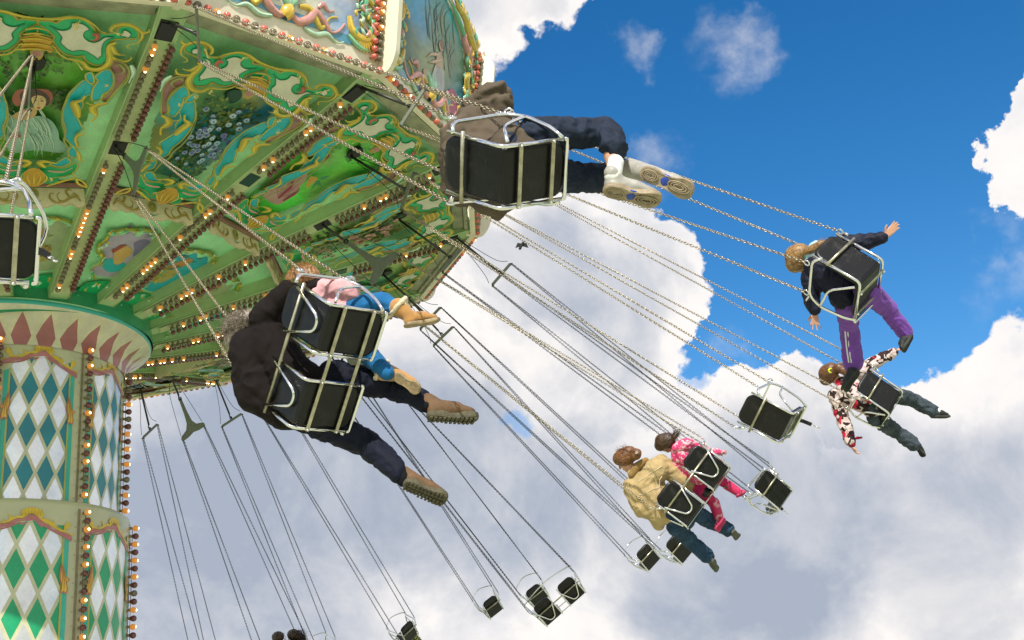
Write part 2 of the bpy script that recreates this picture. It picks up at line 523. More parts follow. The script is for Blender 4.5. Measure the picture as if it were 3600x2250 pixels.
DATA = {"T_green":[[884,-1],[883,34],[885,104],[880,140],[893,173],[900,207],[906,272],[904,333],[890,388],[870,431],[854,458],[853,490],[850,539],[860,610],[876,613],[888,650],[891,701],[881,754],[864,792],[846,797],[837,769],[834,699],[825,616],[812,589],[790,577],[751,589],[723,597],[707,557],[704,511],[714,448],[728,403],[743,392],[738,348],[739,296],[744,239],[762,185],[781,149],[801,125],[819,128],[835,99],[850,56],[863,20],[867,-1]],"T_beige":[[866,93],[859,117],[847,150],[835,172],[819,194],[799,187],[784,214],[770,250],[763,296],[770,349],[767,401],[757,444],[745,488],[734,516],[745,523],[752,540],[785,528],[806,531],[819,542],[831,569],[839,609],[835,530],[819,498],[809,453],[813,408],[826,371],[841,361],[856,373],[862,400],[879,366],[887,327],[887,286],[885,256],[871,257],[859,241],[851,201],[852,159],[859,127]],"T_beige2":[[873,663],[872,690],[863,722],[855,732],[842,717],[846,682],[848,648],[857,660]],"T_maroon":[[740,641],[725,749],[696,809],[664,824],[631,808],[593,768],[527,701],[542,645],[584,695],[627,714],[659,696],[699,632]],"T_teal1":[[657,439],[668,490],[625,533],[617,499],[632,455]],"T_teal2":[[687,614],[675,669],[650,702],[624,710],[587,699],[566,646],[535,629],[533,549],[592,535],[629,562],[644,531],[660,542]],"T_ros":[[862,0],[837,16],[828,79],[815,123],[794,104],[774,133],[760,108],[772,63],[741,49],[733,5]],"T_teal3":[[577,574],[555,505],[523,465],[485,476],[444,427],[401,478],[362,532],[348,513],[317,462],[264,521],[250,478],[286,378],[309,343],[349,343],[406,295],[465,281],[510,297],[556,320],[593,375],[630,458]],"T_teal4":[[207,418],[251,442],[226,518],[182,544],[185,477]],"T_teal5":[[136,199],[144,287],[178,401],[152,481],[126,395],[122,296]],"T_green2":[[106,67],[121,178],[110,325],[115,435],[142,531],[128,584],[82,553],[59,451],[46,293],[27,164]],"T_ros2":[[166,-123],[166,-22],[143,66],[103,136],[69,109],[70,8]],"S_g1":[[896,-2],[898,103],[904,172],[912,240],[912,321],[900,385],[880,448],[864,481],[857,531]],"S_g2":[[865,565],[874,561],[886,572],[896,604],[902,654],[899,713],[886,768],[868,817],[844,826],[824,804],[816,754],[806,726],[795,755]],"S_g2b":[[889,756],[872,819],[879,864],[890,851]],"S_g3":[[818,630],[803,588],[775,595],[752,618],[720,616],[697,573],[688,506],[695,437],[718,388],[727,311],[734,241],[750,187],[778,138],[791,115]],"S_g4":[[803,604],[777,639],[767,679],[767,736]],"S_g5":[[755,627],[742,681],[738,753],[752,792],[761,780]],"S_g6":[[530,706],[522,636],[516,557],[528,491]],"S_g7":[[521,630],[500,579],[476,598],[456,630],[421,592]],"S_red1":[[852,421],[854,458],[837,469],[827,441],[830,418]],"S_gm":[[699,632],[675,681],[650,702],[624,716],[587,706],[556,658]],"S_gm2":[[741,658],[728,747],[699,813],[664,830],[627,810],[583,761],[527,701]],"S_silver":[[728,807],[710,837],[688,857],[665,848],[642,845]],"S_gm3":[[716,683],[724,708],[704,762],[688,766],[677,729],[679,691]],"S_p1":[[121,188],[115,301],[120,410],[145,501]],"S_h1":[[352,567],[335,481],[305,472],[268,520],[259,612]],"S_h2":[[445,442],[490,408],[525,377],[542,442],[567,468]],"S_h3":[[136,141],[161,70],[174,119],[170,222],[163,287]],"S_h4":[[245,515],[216,556],[185,581],[186,639]],"S_h5":[[19,185],[39,314],[61,446],[78,564],[108,517],[126,564]],"S_loop":[[75,586],[55,698],[21,766],[40,637],[70,587]],"S_edge":[[184,420],[220,408],[264,388],[304,335],[348,334],[405,287],[464,274],[509,290],[557,316],[596,368],[634,451]],"I_blob":[[399,-151],[437,-278],[512,-307],[566,-197],[601,43],[642,160],[604,372],[656,511],[585,832],[539,1100],[485,1189],[429,1126],[393,977],[352,878],[277,916],[227,951],[161,686],[151,160],[216,-159],[288,-16],[340,-80]],"I_face":[[380,171],[440,107],[493,175],[498,354],[469,515],[416,582],[379,527],[339,543],[302,484],[309,333]],"I_bow":[[441,7],[462,82],[498,128],[513,285],[463,198],[426,135],[407,94]],"I_dress":[[304,-27],[350,196],[301,397],[326,599],[307,714],[248,720],[210,495],[228,211]],"I_dark":[[543,409],[599,599],[545,968],[473,1143],[426,967],[428,756],[406,670],[473,566]],"I_base":[[-15,-207],[80,-105],[121,237],[137,554],[124,826],[63,1012],[-8,808],[-42,382],[-55,52]],"I_top":[[630,-347],[649,-208],[679,-40],[691,188],[706,262],[703,500],[668,746],[644,943],[575,1120],[524,1123]],"I_right":[[524,1123],[439,1140],[402,992],[352,878],[269,938],[211,977],[155,753]],"I_left":[[630,-347],[542,-318],[490,-401],[413,-295],[384,-143],[317,-75],[252,-232],[207,-165],[132,130]],"F_fan":[[204,-429],[244,-496],[295,-494],[371,-492],[427,-403],[450,-355],[447,-257],[405,-114],[357,-54],[319,62],[259,80],[197,57],[189,-217]],"F_fanline":[[233,-92],[281,-127],[332,-176],[387,-351],[424,-388]],"F_fanline2":[[235,31],[284,30],[323,16],[348,-30]],"F_fanline3":[[206,-417],[274,-435],[355,-416],[420,-407]],"F_brown":[[442,-393],[484,-376],[526,-438],[568,-442],[594,-427],[578,-300],[566,-194],[528,-159],[482,-189],[452,-204],[458,-334]],"F_leaf":[[370,154],[419,42],[439,5],[446,69],[428,188],[417,95]],"F_leaf2":[[457,-5],[476,1],[504,79],[473,95],[454,71]],"F_ros":[[401,-71],[439,-142],[453,-24],[433,12],[408,20],[371,43]],"L_hat":[[493,-228],[545,-172],[554,-85],[558,50],[554,125],[530,167],[491,160],[464,98],[493,4],[484,-113],[456,-180]],"L_hair":[[521,-149],[555,-61],[552,38],[529,116],[497,146],[470,111],[526,40],[518,-23],[486,-48],[464,-114]],"L_face":[[511,-35],[526,40],[509,99],[477,103],[446,60],[448,6],[473,-22]],"L_neck":[[396,-242],[438,-128],[454,-21],[442,20],[402,-5],[379,-132]],"L_dress":[[369,-274],[384,-188],[380,-61],[390,52],[366,184],[305,274],[256,304],[208,438],[177,331],[187,22],[175,-314]],"L_sash":[[288,-290],[294,-153],[276,-154],[270,-293]],"C_pink":[[-172,-169],[-133,-166],[-81,-166],[-41,-160],[-17,-161],[12,-156],[30,-156],[58,-159],[75,-163],[102,-168],[129,-172],[170,-173],[192,-175],[207,-178],[206,-183],[179,-181],[154,-178],[109,-173],[73,-168],[64,-170],[44,-165],[26,-164],[2,-165],[-18,-168],[-28,-166],[-59,-169],[-94,-172],[-137,-173],[-170,-174]],"C_gold":[[-185,-165],[-161,-168],[-138,-166],[-154,-162],[-161,-157],[-150,-154],[-135,-158],[-128,-163],[-107,-164],[-96,-164],[-97,-160],[-84,-163],[-70,-160],[-78,-155],[-65,-157],[-59,-159],[-30,-157],[-18,-158],[-25,-153],[-5,-149],[25,-148],[56,-150],[73,-155],[65,-160],[94,-160],[107,-164],[116,-160],[120,-163],[128,-167],[142,-170],[138,-166],[149,-170],[166,-171],[168,-166],[188,-162],[196,-164],[190,-169],[173,-172],[191,-175],[213,-174],[206,-177],[184,-175],[136,-172],[102,-167],[69,-163],[36,-156],[11,-155],[-18,-160],[-41,-160],[-81,-165],[-133,-166],[-172,-169]],"C_leaf":[[164,-207],[169,-214],[189,-223],[207,-225],[197,-228],[190,-230],[199,-236],[190,-242],[179,-240],[162,-241],[167,-234],[155,-225],[156,-216]],"C_strip":[[176,-183],[206,-183],[198,-242],[162,-243]],"C_ystrip":[[167,-183],[177,-183],[166,-229],[157,-229]]}
# ------------------------------------------------------------------ ground and surroundings
def ground_mat():
    m = bpy.data.materials.new('grass_ground')
    m.use_nodes = True
    nt = m.node_tree; b = nt.nodes['Principled BSDF']; h = NG(nt)
    tc = h.n('ShaderNodeTexCoord').outputs['Object']
    a = h.noise(tc, .25, 6.0, .6); c = h.noise(tc, 6.0, 5.0, .6)
    col = h.mix(h.mr(a, .35, .65), (.10, .19, .035, 1), (.16, .24, .06, 1))
    col = h.mix(h.mr(c, .3, .7, 0, .5), col, (.07, .12, .03, 1))
    nt.links.new(col, b.inputs['Base Color'])
    b.inputs['Roughness'].default_value = .9
    return m


gm = MB()
NS = 48
gm.add([(0, 0, 0)] + [(1500 * math.cos(2 * PI * i / NS), 1500 * math.sin(2 * PI * i / NS), 0) for i in range(NS)],
       [(0, 1 + i, 1 + (i + 1) % NS) for i in range(NS)])
go = gm.build('ground', ground_mat())
tag(go, 'grass ground around the swing carousel', 'ground', kind='structure')
pm = MB()
pv = [(21 * math.cos(2 * PI * i / 96), 21 * math.sin(2 * PI * i / 96), .004) for i in range(96)]
pm.add(pv, [tuple(range(96))])
po = pm.build('pavement', mat('pale_gravel', (.42, .44, .30), .9, var=.2, vscale=.8, bump=.3, bscale=40))
tag(po, 'pale gravel apron around the ride', 'pavement', kind='structure')

# ------------------------------------------------------------------ carousel frame of reference
H = 8.0
R = 6.0
NSEC = 16
A = 2 * PI / NSEC
PH = -1.3827518770450375
TX, TY = 0.0920309716, -0.0126966536
RHUB, ZHUB = 0.26070971956 * R, -0.17277045830 * R
RPUR, ZPUR = 0.53910462230 * R, -0.09693721080 * R
CA = math.cos(A / 2)


def rz(r):
    if r <= RPUR:
        return ZHUB + (ZPUR - ZHUB) * (r - RHUB) / (RPUR - RHUB)
    return ZPUR * (1 - (r - RPUR) / (R - RPUR))


def ringpt(r, th, dz=0.0):
    x, y = r * math.cos(th), r * math.sin(th)
    return V((x, y, H + rz(r) + TX * x + TY * y + dz))


CAN = empty('carousel_canopy', (0, 0, H))
tag(CAN, 'ornate many sided ride canopy with painted ceiling, light bulbs and gilded picture boards', 'carousel canopy')
# the canopy is tilted a few degrees: x' y' stay, z shears by the tilt plane
nrm = V((-TX, -TY, 1)).normalized()
ex = (V((1, 0, 0)) - nrm * nrm.x).normalized()
ey = nrm.cross(ex)
CAN.matrix_world = Matrix(((ex.x, ey.x, nrm.x, 0), (ex.y, ey.y, nrm.y, 0), (ex.z, ey.z, nrm.z, H), (0, 0, 0, 1)))
CANI = CAN.matrix_world.inverted()


def rotz(th):
    return Matrix.Rotation(th, 4, 'Z')


def polar(r, th, z=0.0):
    return V((r * math.cos(th), r * math.sin(th), z))


# ---- painted decoration: polygons and strokes laid over a panel, in (t along radius, s across) coordinates
def D(k):
    q = [(t / 1000, s / 1000) for t, s in DATA[k]]
    if k[0] != 'I':      # keep the plain margin above the purlin
        q = [(t + (.062 * (1 - t / .55) if t < .55 else 0), s) for t, s in q]
    return q


class Painter:
    """collects painted shapes on a surface given by a mapping fn(t, s, lift) -> point"""
    def __init__(s, fn, lift0=.003, step=.0022):
        s.mb = MB(); s.fn = fn; s.z = lift0; s.step = step

    def poly(s, pts, col, smooth=4, mirror=False, edge=None, ew=.016):
        raw = pts
        if smooth:
            pts = [(p[0], p[1]) for p in crom([(a, b, 0) for a, b in pts], smooth, True)]
        for sg in ((1, -1) if mirror else (1,)):
            pp = [(t, u * sg) for t, u in pts]
            vs = [s.fn(t, u, s.z) for t, u in pp]
            tri = tessellate_polygon([[V((t * 2.8, u, 0)) for t, u in pp]])
            s.mb.add(vs, [tuple(x) for x in tri], col)
        s.z += s.step
        if edge:
            s.stroke(raw, ew, edge, mirror, taper=False, smooth=max(2, smooth), raise_=.003, closed=True)

    def stroke(s, pts, w, col, mirror=False, hl=None, taper=True, smooth=5, raise_=.004, closed=False):
        """painted scroll: a ribbon with a rounded section; w in metres"""
        c = [(p[0], p[1]) for p in crom([(a, b, 0) for a, b in pts], smooth, closed)]
        prof = ((-1, 0), (-.86, .5), (-.5, .87), (0, 1), (.5, .87), (.86, .5), (1, 0)) if raise_ > .02 else ((-1, 0), (-.55, .8), (0, 1), (.55, .8), (1, 0))
        K = len(prof)
        raise_ = min(raise_, w * .5)
        for sg in ((1, -1) if mirror else (1,)):
            base = [s.fn(t, u * sg, s.z) for t, u in c]
            N = len(base)
            up = (s.fn(c[0][0], c[0][1], s.z + .01) - s.fn(c[0][0], c[0][1], s.z)).normalized()
            vs = []
            for i, p in enumerate(base):
                if closed:
                    tn = base[(i + 1) % N] - base[i - 1]
                else:
                    tn = base[min(i + 1, N - 1)] - base[max(i - 1, 0)]
                side = tn.cross(up)
                if side.length < 1e-9:
                    side = V((1, 0, 0))
                side.normalize()
                f = i / (N - 1)
                k_ = ((.30 + .70 * math.sin(PI * min(1, f * 1.15 + .12))) if taper else 1)
                vs += [p + side * (x * w / 2 * k_) + up * (raise_ * k_ * y) for x, y in prof]
            lo = tuple(x * .74 for x in col); hi = hl or tuple(min(1, x * 1.4) for x in col)  # edges darkened, crown lightened: relief shading put into the colour
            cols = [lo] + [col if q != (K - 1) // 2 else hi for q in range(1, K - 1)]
            off = len(s.mb.v)
            s.mb.v.extend([tuple(q) for q in vs])
            for i in range(N if closed else N - 1):
                j = (i + 1) % N
                for q in range(K - 1):
                    s.mb.f.append((off + i * K + q, off + i * K + q + 1, off + j * K + q + 1, off + j * K + q))
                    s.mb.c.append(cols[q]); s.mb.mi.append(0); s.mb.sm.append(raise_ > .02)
        s.z += s.step * .5


C_MINT = (.42, .80, .44)
C_EDGE = (.36, .38, .06)
C_GREEN = (.006, .42, .15)
C_BEIGE = (.62, .60, .48)
C_GOLD = (.46, .37, .03)
C_GOLD2 = (.56, .42, .04)
C_ORANGE = (.50, .28, .02)
C_MAROON = (.34, .16, .14)
C_TEAL = (.008, .42, .47)
C_RED = (.38, .09, .05)
C_PINK = (.55, .25, .20)


def outer_map(t, s, lift):
    rho = (RPUR + (R - RPUR) * t) * CA
    z = ZPUR + (0 - ZPUR) * t
    return V((rho, s * rho * math.tan(A / 2), z + .17 - lift))


def inner_map(t, s, lift):
    rho = (RHUB + (RPUR - RHUB) * t) * CA
    z = ZHUB + (ZPUR - ZHUB) * t
    return V((rho, s * rho * math.tan(A / 2), z + .17 - lift))


def panel_base(p, fn, col, t0=0.0, t1=1.0):
    n = 6
    for i in range(n):
        a, b = t0 + (t1 - t0) * i / n, t0 + (t1 - t0) * (i + 1) / n
        vs = [fn(a, -1, 0), fn(a, 1, 0), fn(b, 1, 0), fn(b, -1, 0)]
        p.mb.add(vs, [(3, 2, 1, 0)], col)


def soft_fill(p, outline, pal, rnd, k, res_r, asp, dense=44):
    """softly blended painted ground inside an outline: colours run into each other between random touches"""
    ol = [(q[0], q[1]) for q in crom([(a, b, 0) for a, b in outline], 4, True)]
    t0, t1 = min(a for a, b in ol), max(a for a, b in ol); s0, s1 = min(b for a, b in ol), max(b for a, b in ol)

    def inside(t, s):
        c = False
        for (a0, b0), (a1, b1) in zip(ol, ol[1:] + ol[:1]):
            if (b0 > s) != (b1 > s) and t < (a1 - a0) * (s - b0) / (b1 - b0) + a0:
                c = not c
        return c
    touches = [(rnd.uniform(t0, t1), rnd.uniform(s0, s1), rnd.choice(pal), rnd.uniform(.7, 1.25)) for _ in range(k)]

    def colour(t, s):
        wx = noise.noise(V((t * 9, s * 6, k))) * .09; wy = noise.noise(V((t * 9 + 5, s * 6, k))) * .16
        num = [0, 0, 0]; den = 1e-9
        for a, b, c, f in touches:
            d = ((t + wx - a) / asp) ** 2 + (s + wy - b) ** 2
            w = math.exp(-d / (2 * res_r * res_r)) + 1e-5
            den += w
            for q in range(3):
                num[q] += w * c[q] * f
        g_ = 1 + .22 * noise.noise(V((t * 60, s * 22, 2)))
        return tuple(max(0, x / den * g_ * 1.22) for x in num)
    N = dense; M_ = dense
    grid = {}
    for i in range(N + 1):
        for j in range(M_ + 1):
            grid[i, j] = (t0 + (t1 - t0) * i / N, s0 + (s1 - s0) * j / M_)
    cache = {}
    for i in range(N):
        for j in range(M_):
            q = [grid[i, j], grid[i, j + 1], grid[i + 1, j + 1], grid[i + 1, j]]
            if sum(inside(*x) for x in q) >= 2:
                cs = []
                for x in q:
                    if x not in cache:
                        cache[x] = colour(*x)
                    cs.append(cache[x])
                p.mb.add([p.fn(a, b, p.z) for a, b in q], [(0, 1, 2, 3)], tuple(cs))
    p.z += p.step


def leafspray(p, rnd, cx, cy, R0, n, cols, L=.05, asp=3.4):
    L *= .72
    for _ in range(int(n * 1.6)):
        a = rnd.uniform(0, 2 * PI); r = R0 * math.sqrt(rnd.random())
        t, s = cx + r * math.cos(a) * .36, cy + r * math.sin(a)
        d = rnd.uniform(0, 2 * PI); l = L * rnd.uniform(.5, 1.2)
        dt, ds = math.cos(d) * l * .36, math.sin(d) * l
        nt_, ns_ = -math.sin(d) * l * .36 / asp, math.cos(d) * l / asp
        p.poly([(t, s), (t + dt * .5 + nt_, s + ds * .5 + ns_), (t + dt, s + ds), (t + dt * .5 - nt_, s + ds * .5 - ns_)], rnd.choice(cols), smooth=0)
        p.z -= p.step * .93


def disc(p, t, s, r, col, n=9):
    p.poly([(t + r * .36 * math.cos(2 * PI * k / n), s + r * math.sin(2 * PI * k / n)) for k in range(n)], col, smooth=0)


def strokes_of(p, t, s, r, n, col, rnd, w=.012):
    for _ in range(n):
        a = rnd.uniform(-.5, .5)
        p.stroke([(t + rnd.uniform(-r, r) * .36, s + rnd.uniform(-r, r)), (t + rnd.uniform(-r, r) * .36, s + rnd.uniform(-r, r)), (t + a * r * .3, s + a * r)], w, col, smooth=3, raise_=.001)


def outer_panel(kind):
    rnd = random.Random(kind * 17 + 3)
    p = Painter(outer_map)
    panel_base(p, outer_map, C_MINT)
    # picture ground
    pic = [(t, s) for t, s in [(.14, 0), (.15, .30), (.19, .42), (.25, .46), (.33, .55), (.45, .62), (.56, .60), (.62, .56), (.70, .50), (.74, .36), (.76, .20), (.80, .08), (.82, 0)]]
    pic = pic + [(t, -s) for t, s in reversed(pic[1:-1])]
    bgc = [(.16, .36, .06), (.30, .40, .11), (.16, .50, .09), (.34, .40, .10), (.14, .30, .30)][kind]
    p.poly([(t, s * .97) for t, s in pic], bgc, 3)
    pal = [[(.16, .40, .05), (.07, .25, .03), (.12, .48, .06), (.05, .19, .04), (.10, .33, .04)],
           [(.03, .34, .38), (.34, .37, .10), (.02, .22, .36), (.16, .36, .14), (.30, .36, .12)],
           [(.12, .52, .06), (.28, .52, .16), (.06, .38, .05), (.20, .46, .08), (.08, .60, .06)],
           [(.04, .28, .30), (.42, .36, .07), (.16, .36, .08), (.30, .40, .10), (.12, .42, .20)],
           [(.20, .38, .10), (.42, .40, .20), (.08, .30, .28), (.30, .40, .12), (.14, .44, .12)]][kind]
    soft_fill(p, pic, pal, rnd, 22, .13, .36)
    dk = [(.035, .11, .02), (.07, .17, .03), (.10, .15, .02), (.03, .09, .03)]
    if kind == 0:      # a lady in a bonnet among foliage
        leafspray(p, rnd, .70, -.1, .42, 150, dk, .09)
        leafspray(p, rnd, .48, .30, .16, 90, dk, .08)
        leafspray(p, rnd, .45, -.38, .14, 70, dk, .08)
        p.poly(D('L_dress'), (.26, .46, .36), 4)
        for k in range(26):
            t0 = rnd.uniform(.22, .36); s0 = rnd.uniform(-.28, .25)
            p.stroke([(t0 + .09, s0 - .08), (t0 + .03, s0), (t0 - .03, s0 + .05 * rnd.uniform(-1, 1))], .014, (.36, .52, .42), smooth=3, raise_=.001)
        p.poly(D('L_sash'), (.30, .07, .04), 0)
        p.poly(D('L_neck'), (.45, .30, .12), 3)
        p.poly(D('L_hat'), (.30, .08, .05), 4)
        p.poly(D('L_hair'), (.05, .025, .02), 4)
        p.poly(D('L_face'), (.55, .40, .19), 4)
        f = D('L_face'); ct = sum(a for a, b in f) / len(f); cs = sum(b for a, b in f) / len(f)
        for ds in (-.035, .03):
            p.poly([(ct + .012, cs + ds - .017), (ct + .016, cs + ds), (ct + .012, cs + ds + .017), (ct + .009, cs + ds)], (.06, .03, .02), 0)
            p.stroke([(ct + .022, cs + ds - .02), (ct + .026, cs + ds), (ct + .022, cs + ds + .02)], .006, (.10, .05, .03), raise_=.001)
        p.stroke([(ct + .012, cs), (ct - .006, cs - .004), (ct - .008, cs + .008)], .006, (.34, .20, .09), raise_=.001)
        p.poly([(ct - .021, cs - .022), (ct - .018, cs), (ct - .021, cs + .022), (ct - .027, cs)], (.35, .07, .05), 0)
    elif kind in (1, 3):      # flowering branch
        fl = [(.21, .33, .42), (.28, .40, .46), (.10, .12, .30)] if kind == 1 else [(.34, .15, .13), (.40, .22, .16), (.28, .10, .09)]
        for (t0, s0, r0, n) in ((.30, -.02, .27, 120), (.36, .05, .20, 60), (.47, .02, .27, 120), (.56, .18, .24, 90), (.60, -.15, .14, 40), (.25, .10, .24, 60)):
            leafspray(p, rnd, t0, s0, r0, n, dk + [(.02, .07, .02), (.18, .22, .03), (.04, .17, .06)], .10)
        for _ in range(60):
            t0, s0 = rnd.gauss(.46, .10), rnd.gauss(.04, .17)
            if not (.24 < t0 < .66 and abs(s0) < .38):
                continue
            r = rnd.uniform(.030, .046)
            disc(p, t0, s0, r, rnd.choice(fl)); disc(p, t0 + .002, s0 - .004, r * .72, tuple(min(1, c * 1.4) for c in rnd.choice(fl))); disc(p, t0, s0, r * .28, (.03, .04, .10), 6)
            p.z -= p.step * 2.6
    elif kind == 2:    # pink fan, brown muff and a rose
        leafspray(p, rnd, .66, .12, .20, 60, [(.05, .25, .05), (.08, .32, .06)], .06)
        leafspray(p, rnd, .60, -.32, .14, 40, [(.05, .28, .06), (.08, .36, .06)], .06)
        p.poly(D('F_brown'), (.20, .09, .012), 3)
        for _ in range(40):
            b = D('F_brown'); q = rnd.choice(b); c = (sum(a for a, _b in b) / len(b), sum(_b for a, _b in b) / len(b))
            e = rnd.uniform(.1, .9)
            t0, s0 = c[0] + (q[0] - c[0]) * e, c[1] + (q[1] - c[1]) * e
            p.stroke([(t0 - .02, s0 - .02), (t0, s0), (t0 + .022, s0 + .012)], .02, rnd.choice([(.10, .035, .01), (.33, .17, .02), (.42, .24, .03)]), smooth=2, raise_=.001)
        p.poly(D('F_fan'), (.42, .25, .21), 4)
        f = D('F_fan'); c0 = D('F_fanline')[0]
        for q in f[2:10]:
            p.stroke([c0, ((c0[0] + q[0]) / 2 + .006, (c0[1] + q[1]) / 2), (c0[0] + (q[0] - c0[0]) * .93, c0[1] + (q[1] - c0[1]) * .93)], .012, (.36, .14, .14), smooth=3, raise_=.001)
        for k in ('F_fanline', 'F_fanline2', 'F_fanline3'):
            p.stroke(D(k), .034, (.28, .02, .06), smooth=4, raise_=.002)
        p.poly(D('F_leaf'), (.02, .20, .06), 0); p.poly(D('F_leaf2'), (.03, .22, .08), 0); p.poly(D('F_ros'), (.48, .28, .03), 3)
    else:              # loose landscape with pink and white drapery
        leafspray(p, rnd, .60, .1, .3, 80, dk, .06)
        for _ in range(26):
            t0, s0 = rnd.gauss(.42, .1), rnd.gauss(0, .16)
            p.stroke([(t0 - .05, s0 - .1), (t0, s0), (t0 + .05, s0 + rnd.uniform(-.08, .12))], .05, rnd.choice([(.50, .42, .30), (.42, .20, .16), (.34, .32, .10)]), smooth=3, raise_=.001)
    # borders
    E1 = dict(edge=C_EDGE, ew=.02)
    p.poly(D('T_green2'), C_GREEN, 4, True, **E1); p.poly([(.070, -.34), (.074, 0), (.070, .34), (.14, .30), (.145, 0), (.14, -.30)], C_GREEN, 4)
    p.poly(D('T_teal5'), C_TEAL, 4, True, **E1); p.poly(D('T_teal4'), C_TEAL, 4, True, **E1); p.poly(D('T_teal3'), C_TEAL, 3, True, **E1)
    for dt, w_ in ((-.008, .02),):
        p.stroke([(t + dt, s_ - .02) for t, s_ in D('T_teal3')[:9]], w_, (.02, .42, .42), True)
    p.poly(D('T_maroon'), C_MAROON, 4, True, **E1); p.poly(D('T_teal2'), C_TEAL, 4, True, **E1); p.poly(D('T_teal1'), C_TEAL, 4, True, **E1)
    p.poly(D('T_green'), C_GREEN, 4, True, edge=(.30, .27, .03), ew=.026)
    p.poly([(.81, -.08), (.89, -.08), (.89, .08), (.81, .08)], C_GREEN, 2)
    p.poly(D('T_beige'), C_BEIGE, 4, True, edge=(.006, .20, .09), ew=.010); p.poly(D('T_beige2'), C_BEIGE, 4, True, edge=(.006, .20, .09), ew=.010)
    for k, w in (('S_g1', .048), ('S_g2', .048), ('S_g2b', .035), ('S_g3', .070), ('S_g4', .055), ('S_g5', .045), ('S_g6', .055), ('S_g7', .085), ('S_gm', .03), ('S_gm2', .03), ('S_gm3', .035),
                 ('S_h1', .036), ('S_h2', .085), ('S_h3', .07), ('S_h4', .038), ('S_h5', .04), ('S_edge', .022)):
        p.stroke(D(k), w, C_GOLD if k not in ('S_gm', 'S_gm2', 'S_gm3', 'S_edge') else (.24, .27, .06), True)
    p.stroke(D('S_silver'), .05, (.45, .62, .50), True)
    p.stroke(D('S_red1'), .05, C_RED, True); p.stroke(D('S_p1'), .035, C_PINK, True)
    p.stroke(D('S_loop'), .03, C_GOLD, True, closed=True, taper=False)
    p.poly(D('T_ros'), C_ORANGE, 4, True)
    for k in range(5):
        p.stroke([(.855 - k * .022, -.09 - .02 * k), (.865 - k * .022, 0), (.855 - k * .022, .09 + .02 * k)], .028, C_GOLD2)
    disc(p, .757, 0, .055, (.40, .30, .10)); disc(p, .757, 0, .036, (.42, .18, .17))
    disc(p, .135, 0, .15, C_ORANGE, 14)
    for k in range(5):
        a = -.8 + k * .4
        p.stroke([(.10, a * .12), (.135, a * .22), (.17, a * .14)], .02, C_GOLD2)
    for q in range(10):     # leaf flecks on the gilding
        t0, s0 = rnd.choice([(.68, .52), (.72, .36), (.63, .62), (.14, .24), (.9, .3), (.88, .62)])
        p.stroke([(t0, s0), (t0 + rnd.uniform(-.02, .02), s0 + rnd.uniform(-.04, .04)), (t0 + rnd.uniform(-.03, .03), s0 + rnd.uniform(-.07, .07))], .02, (.62, .50, .16), True)
    return p.mb.mesh('ceiling_panel', M['paint'], True)


def inner_panel(kind):
    rnd = random.Random(kind * 31 + 5)
    p = Painter(inner_map)
    panel_base(p, inner_map, (.36, .78, .42))
    bg_ = [(.42, .38, .50), (.02, .40, .48), (.34, .42, .24), (.46, .32, .28)][kind]
    p.poly(D('I_blob'), bg_, 4)
    if kind == 0:
        p.poly(D('I_dark'), (.20, .17, .33), 4)
        p.poly(D('I_dress'), (.02, .42, .46), 4); p.poly(D('I_face'), (.58, .38, .12), 4); p.poly(D('I_bow'), (.33, .07, .05), 3)
        for _ in range(20):
            t0, s0 = rnd.uniform(.62, .72), rnd.uniform(-.1, .6)
            p.stroke([(t0, s0), (t0 + .015, s0 + .05), (t0 + .01, s0 + .1)], .02, (.22, .20, .33), raise_=.001, smooth=2)
    else:
        p.poly([(.24, -.4), (.38, -.45), (.44, 0), (.40, .45), (.26, .4)], [(.40, .36, .10), (.38, .30, .06), (.36, .30, .10)][kind - 1], 4)
        p.poly([(.42, -.05), (.50, .0), (.58, .2), (.56, .34), (.47, .30)], (.44, .24, .08), 4)
        for _ in range(24):
            t0, s0 = rnd.uniform(.25, .6), rnd.uniform(-.4, .4)
            p.stroke([(t0, s0), (t0 + .02, s0 + .06), (t0 + .01, s0 + .12)], .025, rnd.choice([(.30, .20, .06), (.42, .40, .16), (.10, .30, .25)]), raise_=.001, smooth=2)
    p.poly(D('I_base'), C_GREEN, 4)
    for k, w in (('I_top', .075), ('I_right', .065), ('I_left', .065)):
        p.stroke(D(k), w, (.28, .36, .04)); p.stroke([(t + .012, s) for t, s in D(k)], w * .5, C_GOLD2)
    for k in ('I_top', 'I_right', 'I_left', 'I_base'):
        for t0, s0 in D(k):
            for _ in range(2):
                p.stroke([(t0, s0), (t0 + rnd.uniform(-.03, .03), s0 + rnd.uniform(-.06, .06)), (t0 + rnd.uniform(-.05, .05), s0 + rnd.uniform(-.1, .1))], .035,
                         rnd.choice([C_GOLD2, (.05, .38, .16), (.42, .62, .45), (.30, .34, .05)]), smooth=3)
    return p.mb.mesh('ceiling_panel_inner', M['paint'], True)


OUT = [outer_panel(k) for k in range(5)]
INN = [inner_panel(k) for k in range(4)]
KIND = {-2: 4, -1: 0, 0: 1, 1: 2, 2: 3, 3: 4, 4: 1, 5: 3}
IK = {-1: 2, 0: 0, 1: 1, 2: 2, 3: 1, 4: 3}
for k in range(-2, 14):
    mtx = rotz(PH + (k + .5) * A)
    o = bpy.data.objects.new('ceiling_panel', OUT[KIND.get(k, k % 5)]); COL.objects.link(o); o.parent = CAN; o.matrix_local = mtx
    o = bpy.data.objects.new('ceiling_panel', INN[IK.get(k, k % 4)]); COL.objects.link(o); o.parent = CAN; o.matrix_local = mtx

# ---- ribs
RW, RD = .115, .20


